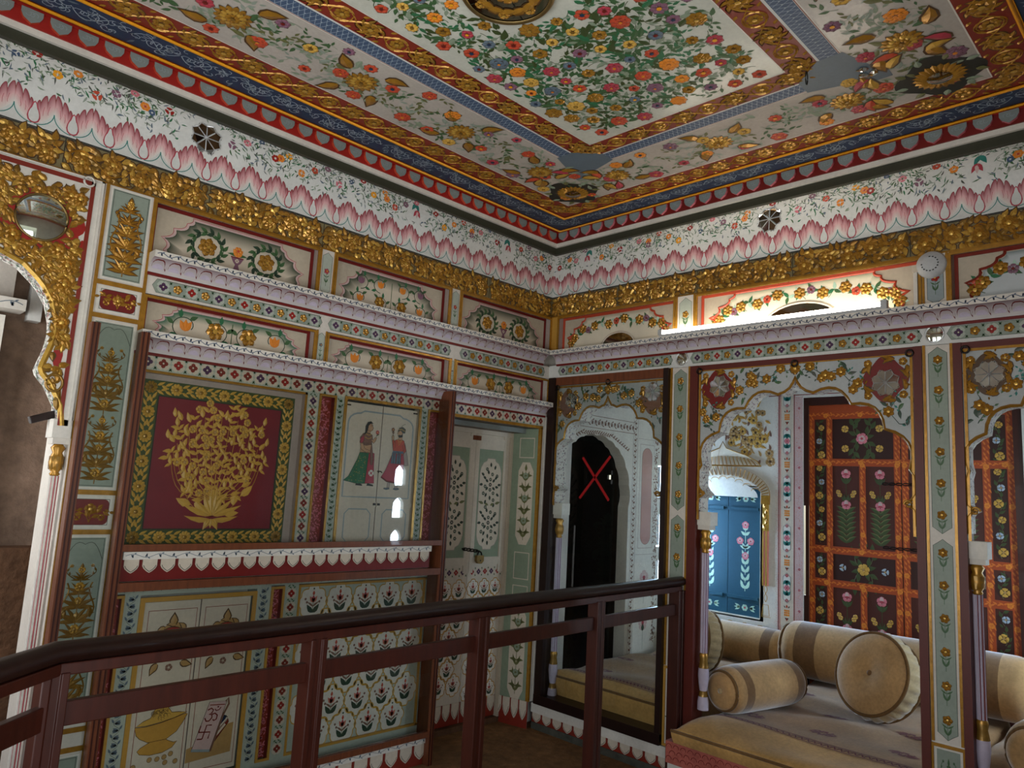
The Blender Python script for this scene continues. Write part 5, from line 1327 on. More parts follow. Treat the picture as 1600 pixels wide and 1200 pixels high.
# blue shutters
t = thing('blue_shutters', 'dark teal-blue wooden shutters painted with pink roses, in the alcove', 'shutters', K(.42, .66, -.06))
Kd = mapB(D+.05)
for u0, u1 in ((.125, .438), (.442, .735)):
    b = MB(Kd); b.box(u0, .665, u1, 1.655, -.03, 0, 'doorblue'); lf = part('shutter', b, t); c = (u0+u1)/2
    for v in (1.475, .79):
        b = MB(Kd); b.box(u0+.0, v, u1-.035, v+.022, 0, .014, 'doorblue'); part('batten', b, lf)
    o = MB(Kd)
    for v in (1.565, .725):
        o.petals(c, v, .026, 6, 'mint', 'rose', .001); 
        for sg in (-1, 1):
            for da in (-.5, 0, .5): o.leaf(c+sg*.04, v, (0 if sg > 0 else pi)+da, .05, .02, 'mint', .001)
    tall = [(.84, 1.0), (.98, .85), (1.1, .7)]
    for k in range(6):
        z = .87+.062*k; s_ = .062-.004*k
        for sg in (-1, 1): o.leaf(c, z, pi/2-sg*.85, s_*1.2, s_*.55, 'mint', .001, 0, sg*.5); o.leaf(c, z+.02, pi/2-sg*.5, s_*.9, s_*.3, 'doorblue', .0014, 0, sg*.3)
    o.stroke([(c, .85), (c, 1.36)], .005, 'mint', .001)
    for u, z in ((c, 1.12), (c-.045, 1.235), (c+.045, 1.235), (c, 1.36)):
        o.petals(u, z, .03, 5, 'pink', 'rose', .0016, 0, .3); o.petals(u, z+.004, .017, 5, 'palepink', 'rose', .002, 0, .9)
    for sg in (-1, 1): o.leaf(c, 1.28, pi/2-sg*.9, .05, .024, 'mint', .001); o.leaf(c, 1.32, pi/2-sg*.7, .04, .02, 'mint', .001); o.leaf(c, 1.18, pi/2-sg*1.2, .05, .024, 'mint', .001)
    part('painted_roses', o, lf)
b = MB(Kd); b.box(.735, .66, .765, 1.66, -.03, .05, 'paintedwood'); b.box(.11, 1.655, .765, 1.67, -.03, .05, 'paintedwood'); b.box(.11, .65, .765, .664, -.03, .05, 'paintedwood'); part('frame', b, t)
b = MB(Kd); b.tube([Kd(.72, 1.60, .01), Kd(.735, 1.585, .025), Kd(.725, 1.55, .02)], .006, 'iron', 6); part('catch', b, t)
# red double doors
t = thing('door_2', 'red-brown double doors with painted flower panels, at the back of the alcove', 'door', K(1.76, .3, 0), kind='structure')
Kr = mapB(D+.03)
def rope(o, a, bq, horiz, h):
    n = max(2, round(abs((bq[0]-a[0])+(bq[1]-a[1]))/.035))
    for i in range(n):
        f = (i+.5)/n; x, y = a[0]+(bq[0]-a[0])*f, a[1]+(bq[1]-a[1])*f
        w = .012*sin(i*.8)
        o.leaf(x, y+w if horiz else y, (.5 if horiz else pi/2+.5), .03, .011, 'doororange', h); o.leaf(x if horiz else x+w, y, (pi-.5 if horiz else -pi/2+.5), .03, .011, 'doororange', h)
        if i % 7 == 3: o.petals(x, y, .018, 5, 'orange', 'doororange', h+.0005)
U0, UM, U1 = 1.108, 1.742, 2.40
for s_ in (0, 1):
    a0, a1 = (U0, UM-.002) if s_ == 0 else (UM+.002, U1)
    b = MB(Kr); b.box(a0, .25, a1, 2.29, -.04, 0, 'doorbrown'); lf = part('door_leaf', b, t)
    X = (lambda q: a0+q*(a1-a0)) if s_ == 0 else (lambda q: a1-q*(a1-a0))
    o = MB(Kr); h = .001
    rails = (2.17, 2.245, 1.845, 1.22, .98, .36)
    cols = (0., .2, .575, .93)
    wv = .05
    for z in (2.21, 1.865, 1.235, 1.0, .38): o.box(min(a0, a1), z-.026, max(a0, a1), z+.026, 0, .004, 'doorred'); rope(o, (a0, z), (a1, z), True, .0046)
    for q, z0, z1 in ((.03, .25, 2.29), (.235, .25, 2.29), (.965, .25, 2.29), (.6, 1.235, 1.865), (.6, .38, 1.0)):
        x = X(q); o.box(x-.021, z0, x+.021, z1, 0, .0036, 'doorred'); rope(o, (x, z0), (x, z1), False, .0042)
    o.box(a0, 2.235, a1, 2.29, 0, .005, 'doorred'); part('orange_ribs', o, lf)
    o = MB(Kr); rr = random.Random(3)
    def flowerpot(c, z0, z1, w):
        H = z1-z0
        o.stroke([(c, z0+.03), (c, z1-.06)], .004, 'mossdark', h)
        for k in range(7):
            z = z0+.03+H*.42*k/7
            for sg in (-1, 1): o.leaf(c, z, pi/2-sg*.8, w*.46, w*.13, 'mossdark', h+.0003, .001, -sg*.2); o.leaf(c, z+.012, pi/2-sg*.5, w*.44, w*.05, 'olive', h+.0005, 0, -sg*.9)
        for z in (z0+H*.55, z0+H*.78):
            for sg in (-1, 1):
                for q in (.5, .9): o.leaf(c, z, pi/2-sg*q, w*.34, w*.09, 'mossdark', h+.0003, .001, sg*.4)
        for zz in (z0+H*.52, z1-.055):
            o.petals(c, zz, .034, 5, 'pink', 'rose', h+.001, .003, pi/2); o.leaf(c, zz+.0, pi/2, .035, .03, 'palepink', h+.0026, .002)
        for sg in (-1, 1):
            for q in (0, .02): o.petals(c+sg*(w*.24+q*.5), z0+H*.64+q, .017, 4, 'goldpaint', 'tan', h+.001, .003, sg)
    for z0, z1 in ((1.262, 1.838), (.407, .972)):
        for qa, qb in ((.27, .57), (.635, .935)): flowerpot((X(qa)+X(qb))/2, z0, z1, abs(X(qb)-X(qa)))
    for z0, z1, cen in ((1.895, 2.18, 'pink'), (1.03, 1.205, 'goldpaint')):
        c = X(.6); zc = (z0+z1)/2; W = (a1-a0)*.3; Hh = (z1-z0)/2
        o.rect(X(.6)-W*1.08, z0, X(.6)+W*1.08, z1, 'doordark', h*.6)
        for sg in (-1, 1):
            for vz in (-1, 1):
                o.spray(c, zc, (0 if sg > 0 else pi)+sg*vz*.5, W*.9, 'olive', h, 5, 'mossdark', sg*vz*1.8, .001, .004, .5)
                if cen == 'pink': o.petals(c+sg*W*.62, zc+vz*Hh*.5, .026, 4, 'goldpaint', 'tan', h+.001, .003, sg*vz)
            if cen != 'pink': o.petals(c+sg*W*.75, zc, .024, 3, 'skyblue', 'tan', h+.001, .002, 0)
        o.petals(c, zc, .042, 6, cen, 'rose' if cen == 'pink' else 'tan', h+.001, .004, .2); o.petals(c, zc, .024, 5, 'palepink' if cen == 'pink' else 'goldpaint', 'rose' if cen == 'pink' else 'tan', h+.004, .003)
    c = X(.13); w = abs(a1-a0)*.062
    for z0, z1 in ((1.27, 2.17), (.40, .97), (1.035, 1.2)):
        pts = [(c-w, z0+w), (c-w*.5, z0+.01), (c+w*.5, z0+.01), (c+w, z0+w), (c+w, z1-w), (c+w*.5, z1-.01), (c-w*.5, z1-.01), (c-w, z1-w)]
        o.poly(pts, 'doordark', h*.6); n = max(1, round((z1-z0)/.105))
        for k in range(n):
            z = z0+(z1-z0)*(k+.5)/n
            if n == 1: o.petals(c, z, .036, 8, 'goldpaint', 'tan', h+.001, .003)
            else:
                o.spray(c, z-.04, pi/2+.5*(-1)**k, .1, 'olive', h, 3, 'mossdark', -1.2*(-1)**k, .001, .003, .5)
                o.petals(c+.008*(-1)**k, z, .022 if k % 3 else .028, 4, ('goldpaint', 'skyblue', 'goldpaint')[k % 3], 'tan', h+.001, .003, k)
    part('flower_panels', o, lf)
b = MB(); 
for z in (1.72, 1.285): 
    for q in range(5): b.tube([Kr(UM-.10+.045*q+.022*cos(j*pi/4), z+.008*sin(j*pi/4), .012+.005*(q % 2)) for j in range(8)], .004, 'iron', 6, True)
part('chain_bolt', b, t)
# end wall on the left with a dark archway, painted
Ew = mapA(EY0)
EX = [(.17, 1.45), (.17, 1.62), (.22, 1.76), (.29, 1.86), (.36, 1.91), (.45, 1.955), (.60, 1.975), (.75, 1.955), (.84, 1.91), (.91, 1.86), (.98, 1.76), (1.03, 1.62), (1.03, 1.45)]
b = MB(Ew); pts = [(.17, .2)]+lobes(EX, .12, 4)+[(1.03, .2), (1.25, .2), (1.25, 2.62), (.1, 2.62), (.1, .2)]
b.poly(pts, 'white', 0)
th = lobes(EX, .12, 4); b.strip([(.17, .2)]+th+[(1.03, .2)], [(.17, .2)]+th+[(1.03, .2)], 'plaster', 0, -.1)
b.box(1.25, .2, 1.43, 2.62, -.1, 0, 'white'); b.box(1.43, 1.80, 1.62, 2.62, -.1, 0, 'white'); b.box(1.62, .2, D, 2.62, -.1, 0, 'white')
for z0, z1 in ((.2, .84), (1.03, 1.14), (1.40, 1.54)): b.box(1.43, z0, 1.62, z1, -.1, 0, 'white')
w3 = b.build('wall_end_left'); tag(w3, kind='structure')
d = MB(Ew); rr = random.Random(15)
vine_run(d, .12, 1.08, 2.075, .06, 0, True, 'brownleaf', 'brownleaf', .04, .003); vine_run(d, .25, 2.5, 1.10, .05, 0, False, 'brownleaf', 'brownleaf', .045, .003)
for v in (2.03, 2.12): d.rect(.1, v, 1.08, v+.004, 'brownleaf', .0008)
for u in (1.07, 1.13): d.rect(u, .25, u+.004, 2.5, 'taupe', .0008)
for i in range(60):
    f = i/59; x = .2+.8*f; z = 2.0-.03*abs(f-.5)*2
    if abs(f-.5) > .2: z = 2.0-.35*(abs(f-.5)-.2)
    d.leaf(x, z, .6 if i % 2 else -.5, .03, .012, 'brownleaf', .0008)
for z0, z1 in ((1.16, 1.93),):
    c = 1.27; pts = arc(c, z1-.07, .07, 0, pi, 10)+arc(c, z0+.07, .07, pi, 2*pi, 10); d.poly(pts, 'pinkpanel', .0008); d.stroke(pts, .003, 'brownleaf', .0012, closed=True); d.frame(c-.10, z0-.03, c+.10, z1+.03, .004, 'taupe', .0008)
    for v in (1.08, 2.0): d.rect(c-.13, v, c+.13, v+.003, 'taupe', .0008)
for z in (.9, .55): d.petals(1.27, z, .06, 5, 'palepink', 'rose', .001, 0, pi/2); d.leaf(1.27, z-.06, pi/2, .06, .04, 'darkleaf', .0014); d.stroke([(1.27, z-.2), (1.27, z)], .003, 'leaf', .0008); 
for _ in range(330): d.leaf(rr.uniform(1.38, 1.425) if rr.random() < .75 else rr.uniform(1.42, 1.65), rr.uniform(.4, 2.1) if True else 0, rr.random()*6.28, .026, .01, 'brownleaf', .0008)
part('painted_foliage', d, w3)
# end wall on the right with three small stacked windows
Er = lambda u, v, h: (u, EY1+h, v)
WX = (1.085, 1.23); WZ = ((1.51, 1.745), (1.155, 1.385), (.80, 1.035))
b = MB(Er)
for u0, u1 in ((.1, WX[0]), (WX[1], D)): b.box(u0, .2, u1, 2.62, -.06, 0, 'white')
zz = [.2]+[q for w in WZ[::-1] for q in w]+[2.62]
for i in range(0, len(zz), 2): b.box(WX[0], zz[i], WX[1], zz[i+1], -.06, 0, 'white')
for z0, z1 in WZ:   # pointed heads of the openings
    for sg in (-1, 1):
        m = (WX[0]+WX[1])/2; e = WX[0] if sg < 0 else WX[1]
        b.extrude([(e, z1), (m, z1), (m+(e-m)*.25, z1-.012), (m+(e-m)*.6, z1-.03), (e, z1-.075)], -.06, 0, 'white', back=True)
tag(b.build('wall_end_right'), kind='structure')
# the dark room behind
b = MB()
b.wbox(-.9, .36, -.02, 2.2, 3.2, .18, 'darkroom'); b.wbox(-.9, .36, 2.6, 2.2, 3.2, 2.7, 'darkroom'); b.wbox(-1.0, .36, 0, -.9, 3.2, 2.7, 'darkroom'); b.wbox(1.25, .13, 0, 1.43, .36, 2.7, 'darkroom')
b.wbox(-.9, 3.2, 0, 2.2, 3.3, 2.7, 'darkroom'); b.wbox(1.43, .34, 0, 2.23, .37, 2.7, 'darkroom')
def pierced(b, x0, x1, y0, y1, z0, z1, holes, m):
    ys = sorted({y0, y1, *[h[0] for h in holes], *[h[1] for h in holes]}); zs = sorted({z0, z1, *[h[2] for h in holes], *[h[3] for h in holes]})
    for ya, yb in zip(ys[:-1], ys[1:]):
        for za, zb in zip(zs[:-1], zs[1:]):
            if not any(h[0] <= ya and yb <= h[1] and h[2] <= za and zb <= h[3] for h in holes): b.wbox(x0, ya, za, x1, yb, zb, m)
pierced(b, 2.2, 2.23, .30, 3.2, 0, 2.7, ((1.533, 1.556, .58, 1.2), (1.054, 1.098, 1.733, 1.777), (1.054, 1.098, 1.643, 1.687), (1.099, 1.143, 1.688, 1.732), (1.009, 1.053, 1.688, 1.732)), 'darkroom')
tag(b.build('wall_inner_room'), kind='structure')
d = MB(mapB(2.198)); tall_plant(d, -1.115, .70, 1.36, .42, 'ink', 0, .002, 6)
tag(d.build('wall_inner_room_painting'), kind='structure')

# ================================================================== CUSHIONS
def cloth_grid(name, f, nu, nv, m, parent=None, mats=None, origin=None):
    b = MB(); P = [f(i/nu, j/nv) for j in range(nv+1) for i in range(nu+1)]
    groups = {}
    for j in range(nv):
        for i in range(nu):
            mm = mats(i/nu, j/nv) if mats else m
            groups.setdefault(mm, []).append([j*(nu+1)+i, j*(nu+1)+i+1, (j+1)*(nu+1)+i+1, (j+1)*(nu+1)+i])
    b.v = P; b.c = [(1,1,1)]*len(P)
    for mm, F in groups.items():
        s = b.slot(mm)
        for q in F: b.f.append(q); b.m.append(s); b.sm.append(True)
    return b
def mattress(label, poly_x0, x1, y0, y1, zb, zt, edge=.28, seed=1, tongue=None):
    """quilted divan mattress: rounded rim, worn velvet edge, embroidered border line"""
    t = thing('divan_mattress', label, 'mattress', ((poly_x0+x1)/2, (y0+y1)/2, zb)); rr = random.Random(seed)
    ph = [rr.uniform(0, 6) for _ in range(6)]
    nu, nv = 60, 60
    def f(a, c):
        # a across x (front to back), c along y
        A_ = a*1.16-.08; y = y0+(y1-y0)*c
        if A_ < 0: x = poly_x0-.0; x = poly_x0+.03*(1-cos(min(1, -A_/.08)*pi/2))*1.0; z = zt-.03-(zt-zb-.03)*(-A_/.08)
        else:
            A2 = min(A_, 1); x = poly_x0+(x1-poly_x0)*A2; d_ = min((x-poly_x0), (x1-x), abs(y-y0), abs(y1-y))
            z = zt-.045*math.exp(-d_/.04)+.012*sin(x*7+ph[0])*sin(y*6+ph[1])+.006*sin(x*15+ph[2]+y*5)
        if c in (0., 1.): z = zb if A_ > 0 else z
        return (x, y, z)
    b = cloth_grid('quilt', f, nu, nv, 'quilt', mats=lambda a, c: 'quiltedge' if a*1.16-.08 < edge/(x1-poly_x0) else 'quilt')
    part('quilt', b, t)
    e = MB(); zz = lambda x, y: f((((x-poly_x0)/(x1-poly_x0))+.08)/1.16, min(.999, max(.001, (y-y0)/(y1-y0))))[2]+.003
    def path(pts, w, m):
        L = []; R2 = []
        for i, p in enumerate(pts):
            a_ = pts[max(i-1, 0)]; c_ = pts[min(i+1, len(pts)-1)]; dx, dy = c_[0]-a_[0], c_[1]-a_[1]; l = hypot(dx, dy) or 1
            L.append((p[0]-dy/l*w/2, p[1]+dx/l*w/2, zz(*p))); R2.append((p[0]+dy/l*w/2, p[1]-dx/l*w/2, zz(*p)))
        n = len(L); e.add(L+R2, [[i, i+1, n+i+1, n+i] for i in range(n-1)], m, raw=True)
    X0 = poly_x0+edge
    ya, yb = y0+(.04 if y1 > y0 else -.04), y1-(.04 if y1 > y0 else -.04)
    for off in (0, .045): path([(X0+off, ya+(yb-ya)*i/60) for i in range(61)], .009, 'embroidery')
    path([(X0+.022+.014*sin(i*1.3), ya+(yb-ya)*i/160) for i in range(161)], .008, 'embroidery')
    for k in range(int(abs(y1-y0)/.33)):
        for q in range(3):
            cx, cy = X0+.2+.34*q, y0+(y1-y0)*(k+.5)/int(abs(y1-y0)/.33)+.07*(q % 2)
            if cx > x1-.25: continue
            for s_ in range(8):
                a_ = s_*pi/4+.3; path([(cx+.012*cos(a_), cy+.018*sin(a_)), (cx+.035*cos(a_+.3), cy+.06*sin(a_+.3)), (cx+.03*cos(a_+.8), cy+.065*sin(a_+.7))], .017, 'embroidery')
    part('embroidery', e, t)
    p_ = MB(); p_.tube([(poly_x0+.002, y0+(y1-y0)*i/30, zt-.038) for i in range(31)], .008, 'piping', 6); part('piping', p_, t)
    return t
mattress('worn quilted mattress seen through the glass of the first arch', .06, 1.62, -.06, -1.02, .20, .385, .10, 2)
mattress('worn velvet mattress with dark red embroidery, jutting out under the middle arch', -.235, 1.62, -1.20, -2.36, .27, .375, .33, 3)
mattress('worn mattress behind the second green pilaster at the right edge', .16, 1.62, -2.37, -3.36, .20, .37, .2, 5)

def bolster(name, label, p, q, r, bands=((.1, .2), (.8, .9)), stripe='velvetdark', cap='velvet', pleat=True, group='bolsters on the divan', knob=True):
    p, q = Vector(p), Vector(q); ax = (q-p); L = ax.length; ax.normalize()
    t = thing(name, label, 'bolster', tuple((p+q)/2-Vector((0, 0, r))), group)
    N = 40; prof = []; mats = []
    for i in range(N+1):
        f = i/N; e = min(f, 1-f)*L
        rr_ = r*(1+.02*sin(pi*f))*(1-.22*math.exp(-e/.022)); prof.append((rr_, f*L))
        mats.append(stripe if any(a <= f < c for a, c in bands) else 'velvet')
    b = MB(); b.lathe(prof, tuple(p), tuple(ax), 32, mats=mats); 
    part('cover', b, t)
    for e, sgn in ((p, -1), (q, 1)):
        b = MB(); n = 30; c0 = Vector(e); rad = r*.78
        b.lathe([(rad*1.0, 0), (rad*.97, sgn*.02), (rad*.75, sgn*.03), (rad*.3, sgn*.024), (.004, sgn*.014)], tuple(c0), tuple(ax), 28, cap); ec = part('end_cap', b, t)
        b = MB(); t1 = Vector((0, 0, 1)); e1 = ax.cross(t1).normalized(); e2 = ax.cross(e1)
        b.tube([tuple(c0+e1*(rad*1.03*cos(2*pi*j/n))+e2*(rad*1.03*sin(2*pi*j/n))) for j in range(n)], .010, 'piping', 6, True); part('piping', b, ec)
        if knob:
            b = MB(); b.lathe([(.016, 0), (.014, sgn*.008), (.001, sgn*.011)], tuple(c0+ax*(sgn*.016)), tuple(ax), 12, 'velvetedge'); part('button', b, ec)
    return t
def round_cushion(label, c, n, r, th, group='round cushions on the divan'):
    c, n = Vector(c), Vector(n).normalized(); t = thing('round_cushion', label, 'cushion', tuple(c-Vector((0, 0, r))), group)
    up = Vector((0, 0, 1)); e1 = n.cross(up).normalized(); e2 = e1.cross(n)
    for sgn, nm in ((1, 'front_face'), (-1, 'back_face')):
        b = MB(); N = 48; prof = [(r, th*.36), (r*.93, th*.50), (r*.7, th*.60), (r*.4, th*.60), (r*.12, th*.54), (.004, th*.44)]
        V = []
        for k, (rad, z) in enumerate(prof):
            for j in range(N):
                a = 2*pi*j/N; g = .006*sin(a*24)*(rad/r)**.5*(1 if k > 1 else .4)
                V.append(tuple(c+n*(sgn*(z+g*.5))+e1*rad*cos(a)+e2*rad*sin(a)))
        b.add(V, [[k*N+j, k*N+(j+1) % N, (k+1)*N+(j+1) % N, (k+1)*N+j] for k in range(len(prof)-1) for j in range(N)], 'velvet', True, raw=True); fc = part(nm, b, t)
        b = MB(); b.tube([tuple(c+n*(sgn*th*.40)+e1*(r*1.0*cos(2*pi*j/60))+e2*(r*1.0*sin(2*pi*j/60))) for j in range(60)], .010, 'piping', 6, True); part('piping', b, fc)
        b = MB(); b.lathe([(.018, 0), (.012, sgn*.01), (.001, sgn*.013)], tuple(c+n*(sgn*th*.46)), tuple(n), 12, 'velvetdark'); part('button', b, fc)
    b = MB(); N = 96; V = []
    for k in range(7):
        f = k/6; z = th*(-.38+.76*f); bulge = .022*sin(pi*f)
        for j in range(N):
            a = 2*pi*j/N; rad = r+bulge*(.55+.45*sin(a*24))
            V.append(tuple(c+n*z+e1*rad*cos(a)+e2*rad*sin(a)))
    b.add(V, [[k*N+j, k*N+(j+1) % N, (k+1)*N+(j+1) % N, (k+1)*N+j] for k in range(6) for j in range(N)], 'velvetedge', True, raw=True); part('gathered_side', b, t)
    return t
bolster('bolster', 'long thick bolster lying along the red doors behind the round cushion', (1.47, -1.07, .555), (1.47, -2.50, .565), .185, ((.07, .16), (.80, .90)))
bolster('bolster', 'bolster under the blue shutters, lit blue along its top', (1.53, -.30, .50), (1.53, -1.03, .50), .14, ((.2, .3), (.78, .9)))
bolster('bolster', 'short striped bolster lying in front, left of the big round cushion', (.15, -1.285, .498), (.72, -1.42, .503), .128, ((.09, .2), (.82, .95)))
bolster('bolster', 'bolster with grey band at the bottom right edge of the photo', (.30, -2.70, .515), (.95, -2.86, .52), .15, ((.1, .2), (.8, .9)))
round_cushion('big round tan cushion leaning on the long bolster under the middle arch', (.84, -1.87, .605), (-.80, .30, .30), .228, .15)
round_cushion('round cushion standing behind the slender column of the middle arch', (.98, -.66, .575), (-.90, .52, .12), .195, .13)
# ================================================================== COVE, CORNICE, CEILING
ZC = 3.30
def cove_fn(side):
    L = 4.3 if side == 'A' else BR
    def mp(u, v, h):     # u runs from the corner (0) outwards, v along the arc in metres (0 .. .32)
        k = max(0, min(1, v/.32))*pi/2
        s = -.033+.186*(1-cos(k)); z = 2.913+.243*sin(k)
        s += h*cos(k)*1.0; z -= h*sin(k)
        w = -s-u*(L-s)/L
        return (w, -s, z) if side == 'A' else (-s, w, z)
    return mp, L
TULA = ((1.24, .215), (.47, .215)); TULB = ((.30, .215), (2.62, .215))
def cove(side, name, label):
    mp, L = cove_fn(side)
    t = tag(bpy.data.objects.new(name, None), kind='structure'); COL.objects.link(t); ORG[t.name] = Vector((0, 0, 0))
    b = MB(mp); n = 12
    for i in range(n): b.add([(0, .32*i/n, 0), (L, .32*i/n, 0), (L, .32*(i+1)/n, 0), (0, .32*(i+1)/n, 0)], [[0,1,2,3]], 'coolwhite', True)
    b.rect(0, 0, L, .004, 'ink', .001); part('cove_surface', b, t)
    # lotus border
    b = MB(lambda u, v, h: mp(u, .012+(v-.012)*.86, h)); pitch = .142; m = int(L/pitch); dk, md, pl = G('#861c30', '#d6a6a5', '#d9d4ca')
    for i in range(m):
        c = pitch*(i+.5); w = pitch/2; B0 = .012
        for sg in (-1, 1):
            X = lambda a: c+sg*w*a
            # pointed petals: the crown runs valley, rounded shoulder, tip
            V_ = [(.10, .098), (.27, .101), (.62, .113), (1.0, .126)]; T0 = [(.22, .112), (.55, .138), (.93, .154)]
            top = []
            for (va, vz), (ta, tz), (wa, wz) in zip(V_, T0, V_[1:]):
                top += [(va+(ta-va)*q/5, vz+(tz-vz)*sin(q/5*pi/2)**.85 if q else vz) for q in range(5)]+[(ta, tz)]
                top += [(ta+(wa-ta)*.55, tz+(wz-tz)*.35)]
            top.append(V_[-1])
            bot = lambda a: B0+.004+.058*(1-cos(min(1, max(0, (a-.06)/.94))*pi/2))
            mid = lambda a, z: bot(a)+(z-bot(a))*.45
            T_ = [(X(a), z) for a, z in top]; M_ = [(X(max(a, .22)), mid(max(a, .22), z)) for a, z in top]; Bt = [(X(max(a, .25)), bot(max(a, .25))) for a, z in top]
            b.strip(T_, M_, 'grad', .0008, .0008, dk, md); b.strip(M_, Bt, 'grad', .0008, .0008, md, pl)
            for q in (.5, .74): b.stroke([(X(q), .098), (X(q-.07), .07), (X(q-.05), bot(q)+.012)], .0014, 'rose', .0014)
            b.stroke([(X(.06+.94*sin(q*pi/2/8)), B0+.060*(1-cos(q*pi/2/8))) for q in range(9)], .0035, 'teal', .0012)
            b.stroke([(X(a), z) for a, z in top], .0022, 'maroon', .0013)
        drop = [(c+w*x, z) for x, z in ((0, .100), (.09, .094), (.15, .078), (.26, .055), (.30, .038), (.24, .024), (.12, .017), (0, .0155), (-.12, .017), (-.24, .024), (-.30, .038), (-.26, .055), (-.15, .078), (-.09, .094))]
        b.poly(drop, 'coolwhite', .0014); b.stroke(drop, .0055, 'rose', .0018, closed=True)
    part('lotus_border', b, t)
    # scattered sprigs and flowers above it
    rr = random.Random(21 if side == 'A' else 22); b = MB(mp); pts = []
    for k in range(int(L/.33)):
        c = .14+.33*k; z = .225
        out = [(c+.075*(1+.13*cos(6*q*.1745))*cos(q*.1745), z+.055*(1+.13*cos(6*q*.1745))*sin(q*.1745)) for q in range(36)]
        if k % 2 == 0:
            b.stroke(out, .0035, 'greygreen', .0008, closed=True); b.petals(c, z, .022, 6, 'orange', 'coral', .0012)
            for q in range(8): b.leaf(c+.045*cos(q*.785), z+.034*sin(q*.785), q*.785+1, .03, .008, 'leaf', .001, 0, .8)
        pts.append((c, z, .09 if k % 2 == 0 else 0))
    stars = (2.50,) if side == 'A' else (1.61,)
    tul = TULA if side == 'A' else TULB
    clear = [(s_, .19, .115) for s_ in stars]+[(u, v, .075) for u, v in tul]
    ok = lambda u, v: all(hypot(u-a, (v-z)*1.2) > r for a, z, r in clear)
    for _ in range(int(L*620)):
        u, v = rr.uniform(.02, L), rr.uniform(.135, .305)
        if v < .17 and rr.random() < .5: continue
        if not ok(u, v): continue
        b.leaf(u, v, rr.random()*6.28, rr.uniform(.016, .034), rr.uniform(.004, .009), rr.choice(['leaf', 'green', 'line', 'sage', 'greygreen', 'slate']), .0006+rr.random()*.0004, 0, rr.uniform(-1.5, 1.5))
    for i in range(int(L/.075)):
        u, v = .05+.075*i, .18+.11*((i*.618) % 1)
        if not ok(u, v): continue
        c = ('red', 'orange', 'mauve', 'blue', 'amber', 'coral', 'pink')[(i*3) % 7]
        b.petals(u, v, .020 if c != 'blue' else .015, (7, 5, 4, 3)[i % 4], c, 'white' if c == 'red' else None, .0014, 0, i)
    for u, v in tul:
        b.stroke([(u+.03, v+.08), (u+.01, v+.05), (u, v+.01)], .002, 'line', .001)
        for a in (-2.0, -1.1): b.leaf(u+.012, v+.055, a, .06, .026, 'teal', .0012)
        for a in (-.5, 0, .5): b.leaf(u, v+.01, -pi/2+a, .05, .022, 'rose' if a else 'palepink', .0014)
    part('flower_sprigs', b, t)
    for s_ in stars:
        b0 = lambda u, v, h, mp=mp: mp(u, v, h)
        star_mirror(b0, s_, .19, .072, .002, 'dark mirror star in the cove above the gilded arch side' if side == 'A' else 'mirror star in the cove above the tube light', None)
    return t
cove('A', 'trim_4', ''); cove('B', 'trim_5', '')
# dark recess, white lip and scalloped fascia running round
def prism_run(b, side, s0, s1, z0, z1, m):
    L = 4.3 if side == 'A' else BR
    f = (lambda w, s, z: (w, -s, z)) if side == 'A' else (lambda w, s, z: (-s, w, z))
    P = [f(-s1, s1, z0), f(-L, s1, z0), f(-L, s1, z1), f(-s1, s1, z1), f(-s0, s0, z0), f(-L, s0, z0), f(-L, s0, z1), f(-s0, s0, z1)]
    b.add(P, [[0,1,2,3], [0,1,5,4], [3,2,6,7]], m, raw=True)
b = MB()
for sd in 'AB':
    prism_run(b, sd, -.1, .153, 3.153, 3.20, 'bandgreen'); prism_run(b, sd, -.1, .17, 3.197, 3.225, 'white'); prism_run(b, sd, -.1, .178, 3.222, 3.302, 'deepred' if sd == 'B' else 'red'); prism_run(b, sd, -.1, .184, 3.285, 3.302, 'red')
tag(b.build('trim_6'), kind='structure')
for sd in 'AB':
    L = 4.2 if sd == 'A' else BR-.1
    mp = (lambda u, v, h: (-u, -.178-h, v)) if sd == 'A' else (lambda u, v, h: (-.178-h, -u, v))
    t = tag(bpy.data.objects.new('trim_7' if sd == 'A' else 'trim_8', None), kind='structure'); COL.objects.link(t); ORG[t.name] = Vector((0, 0, 0))
    n = int((L-.2)/.098)
    b = MB(mp)
    for i in range(n):
        c = .24+.098*i; w = .037
        pts = [(c-w, 3.283), (c-w, 3.262), (c-w*.75, 3.243), (c, 3.226), (c+w*.75, 3.243), (c+w, 3.262), (c+w, 3.283)]
        b.extrude(pts, .0, .016, 'greyshield', 'coral' if sd == 'A' else 'pink')
        for q in range(3): b.stroke(arc(c-.012+.012*q, 3.262, .009, q, q+4, 6), .002, 'bluegrey', .0165)
    b.slots and part('shield_scallops', b, t)
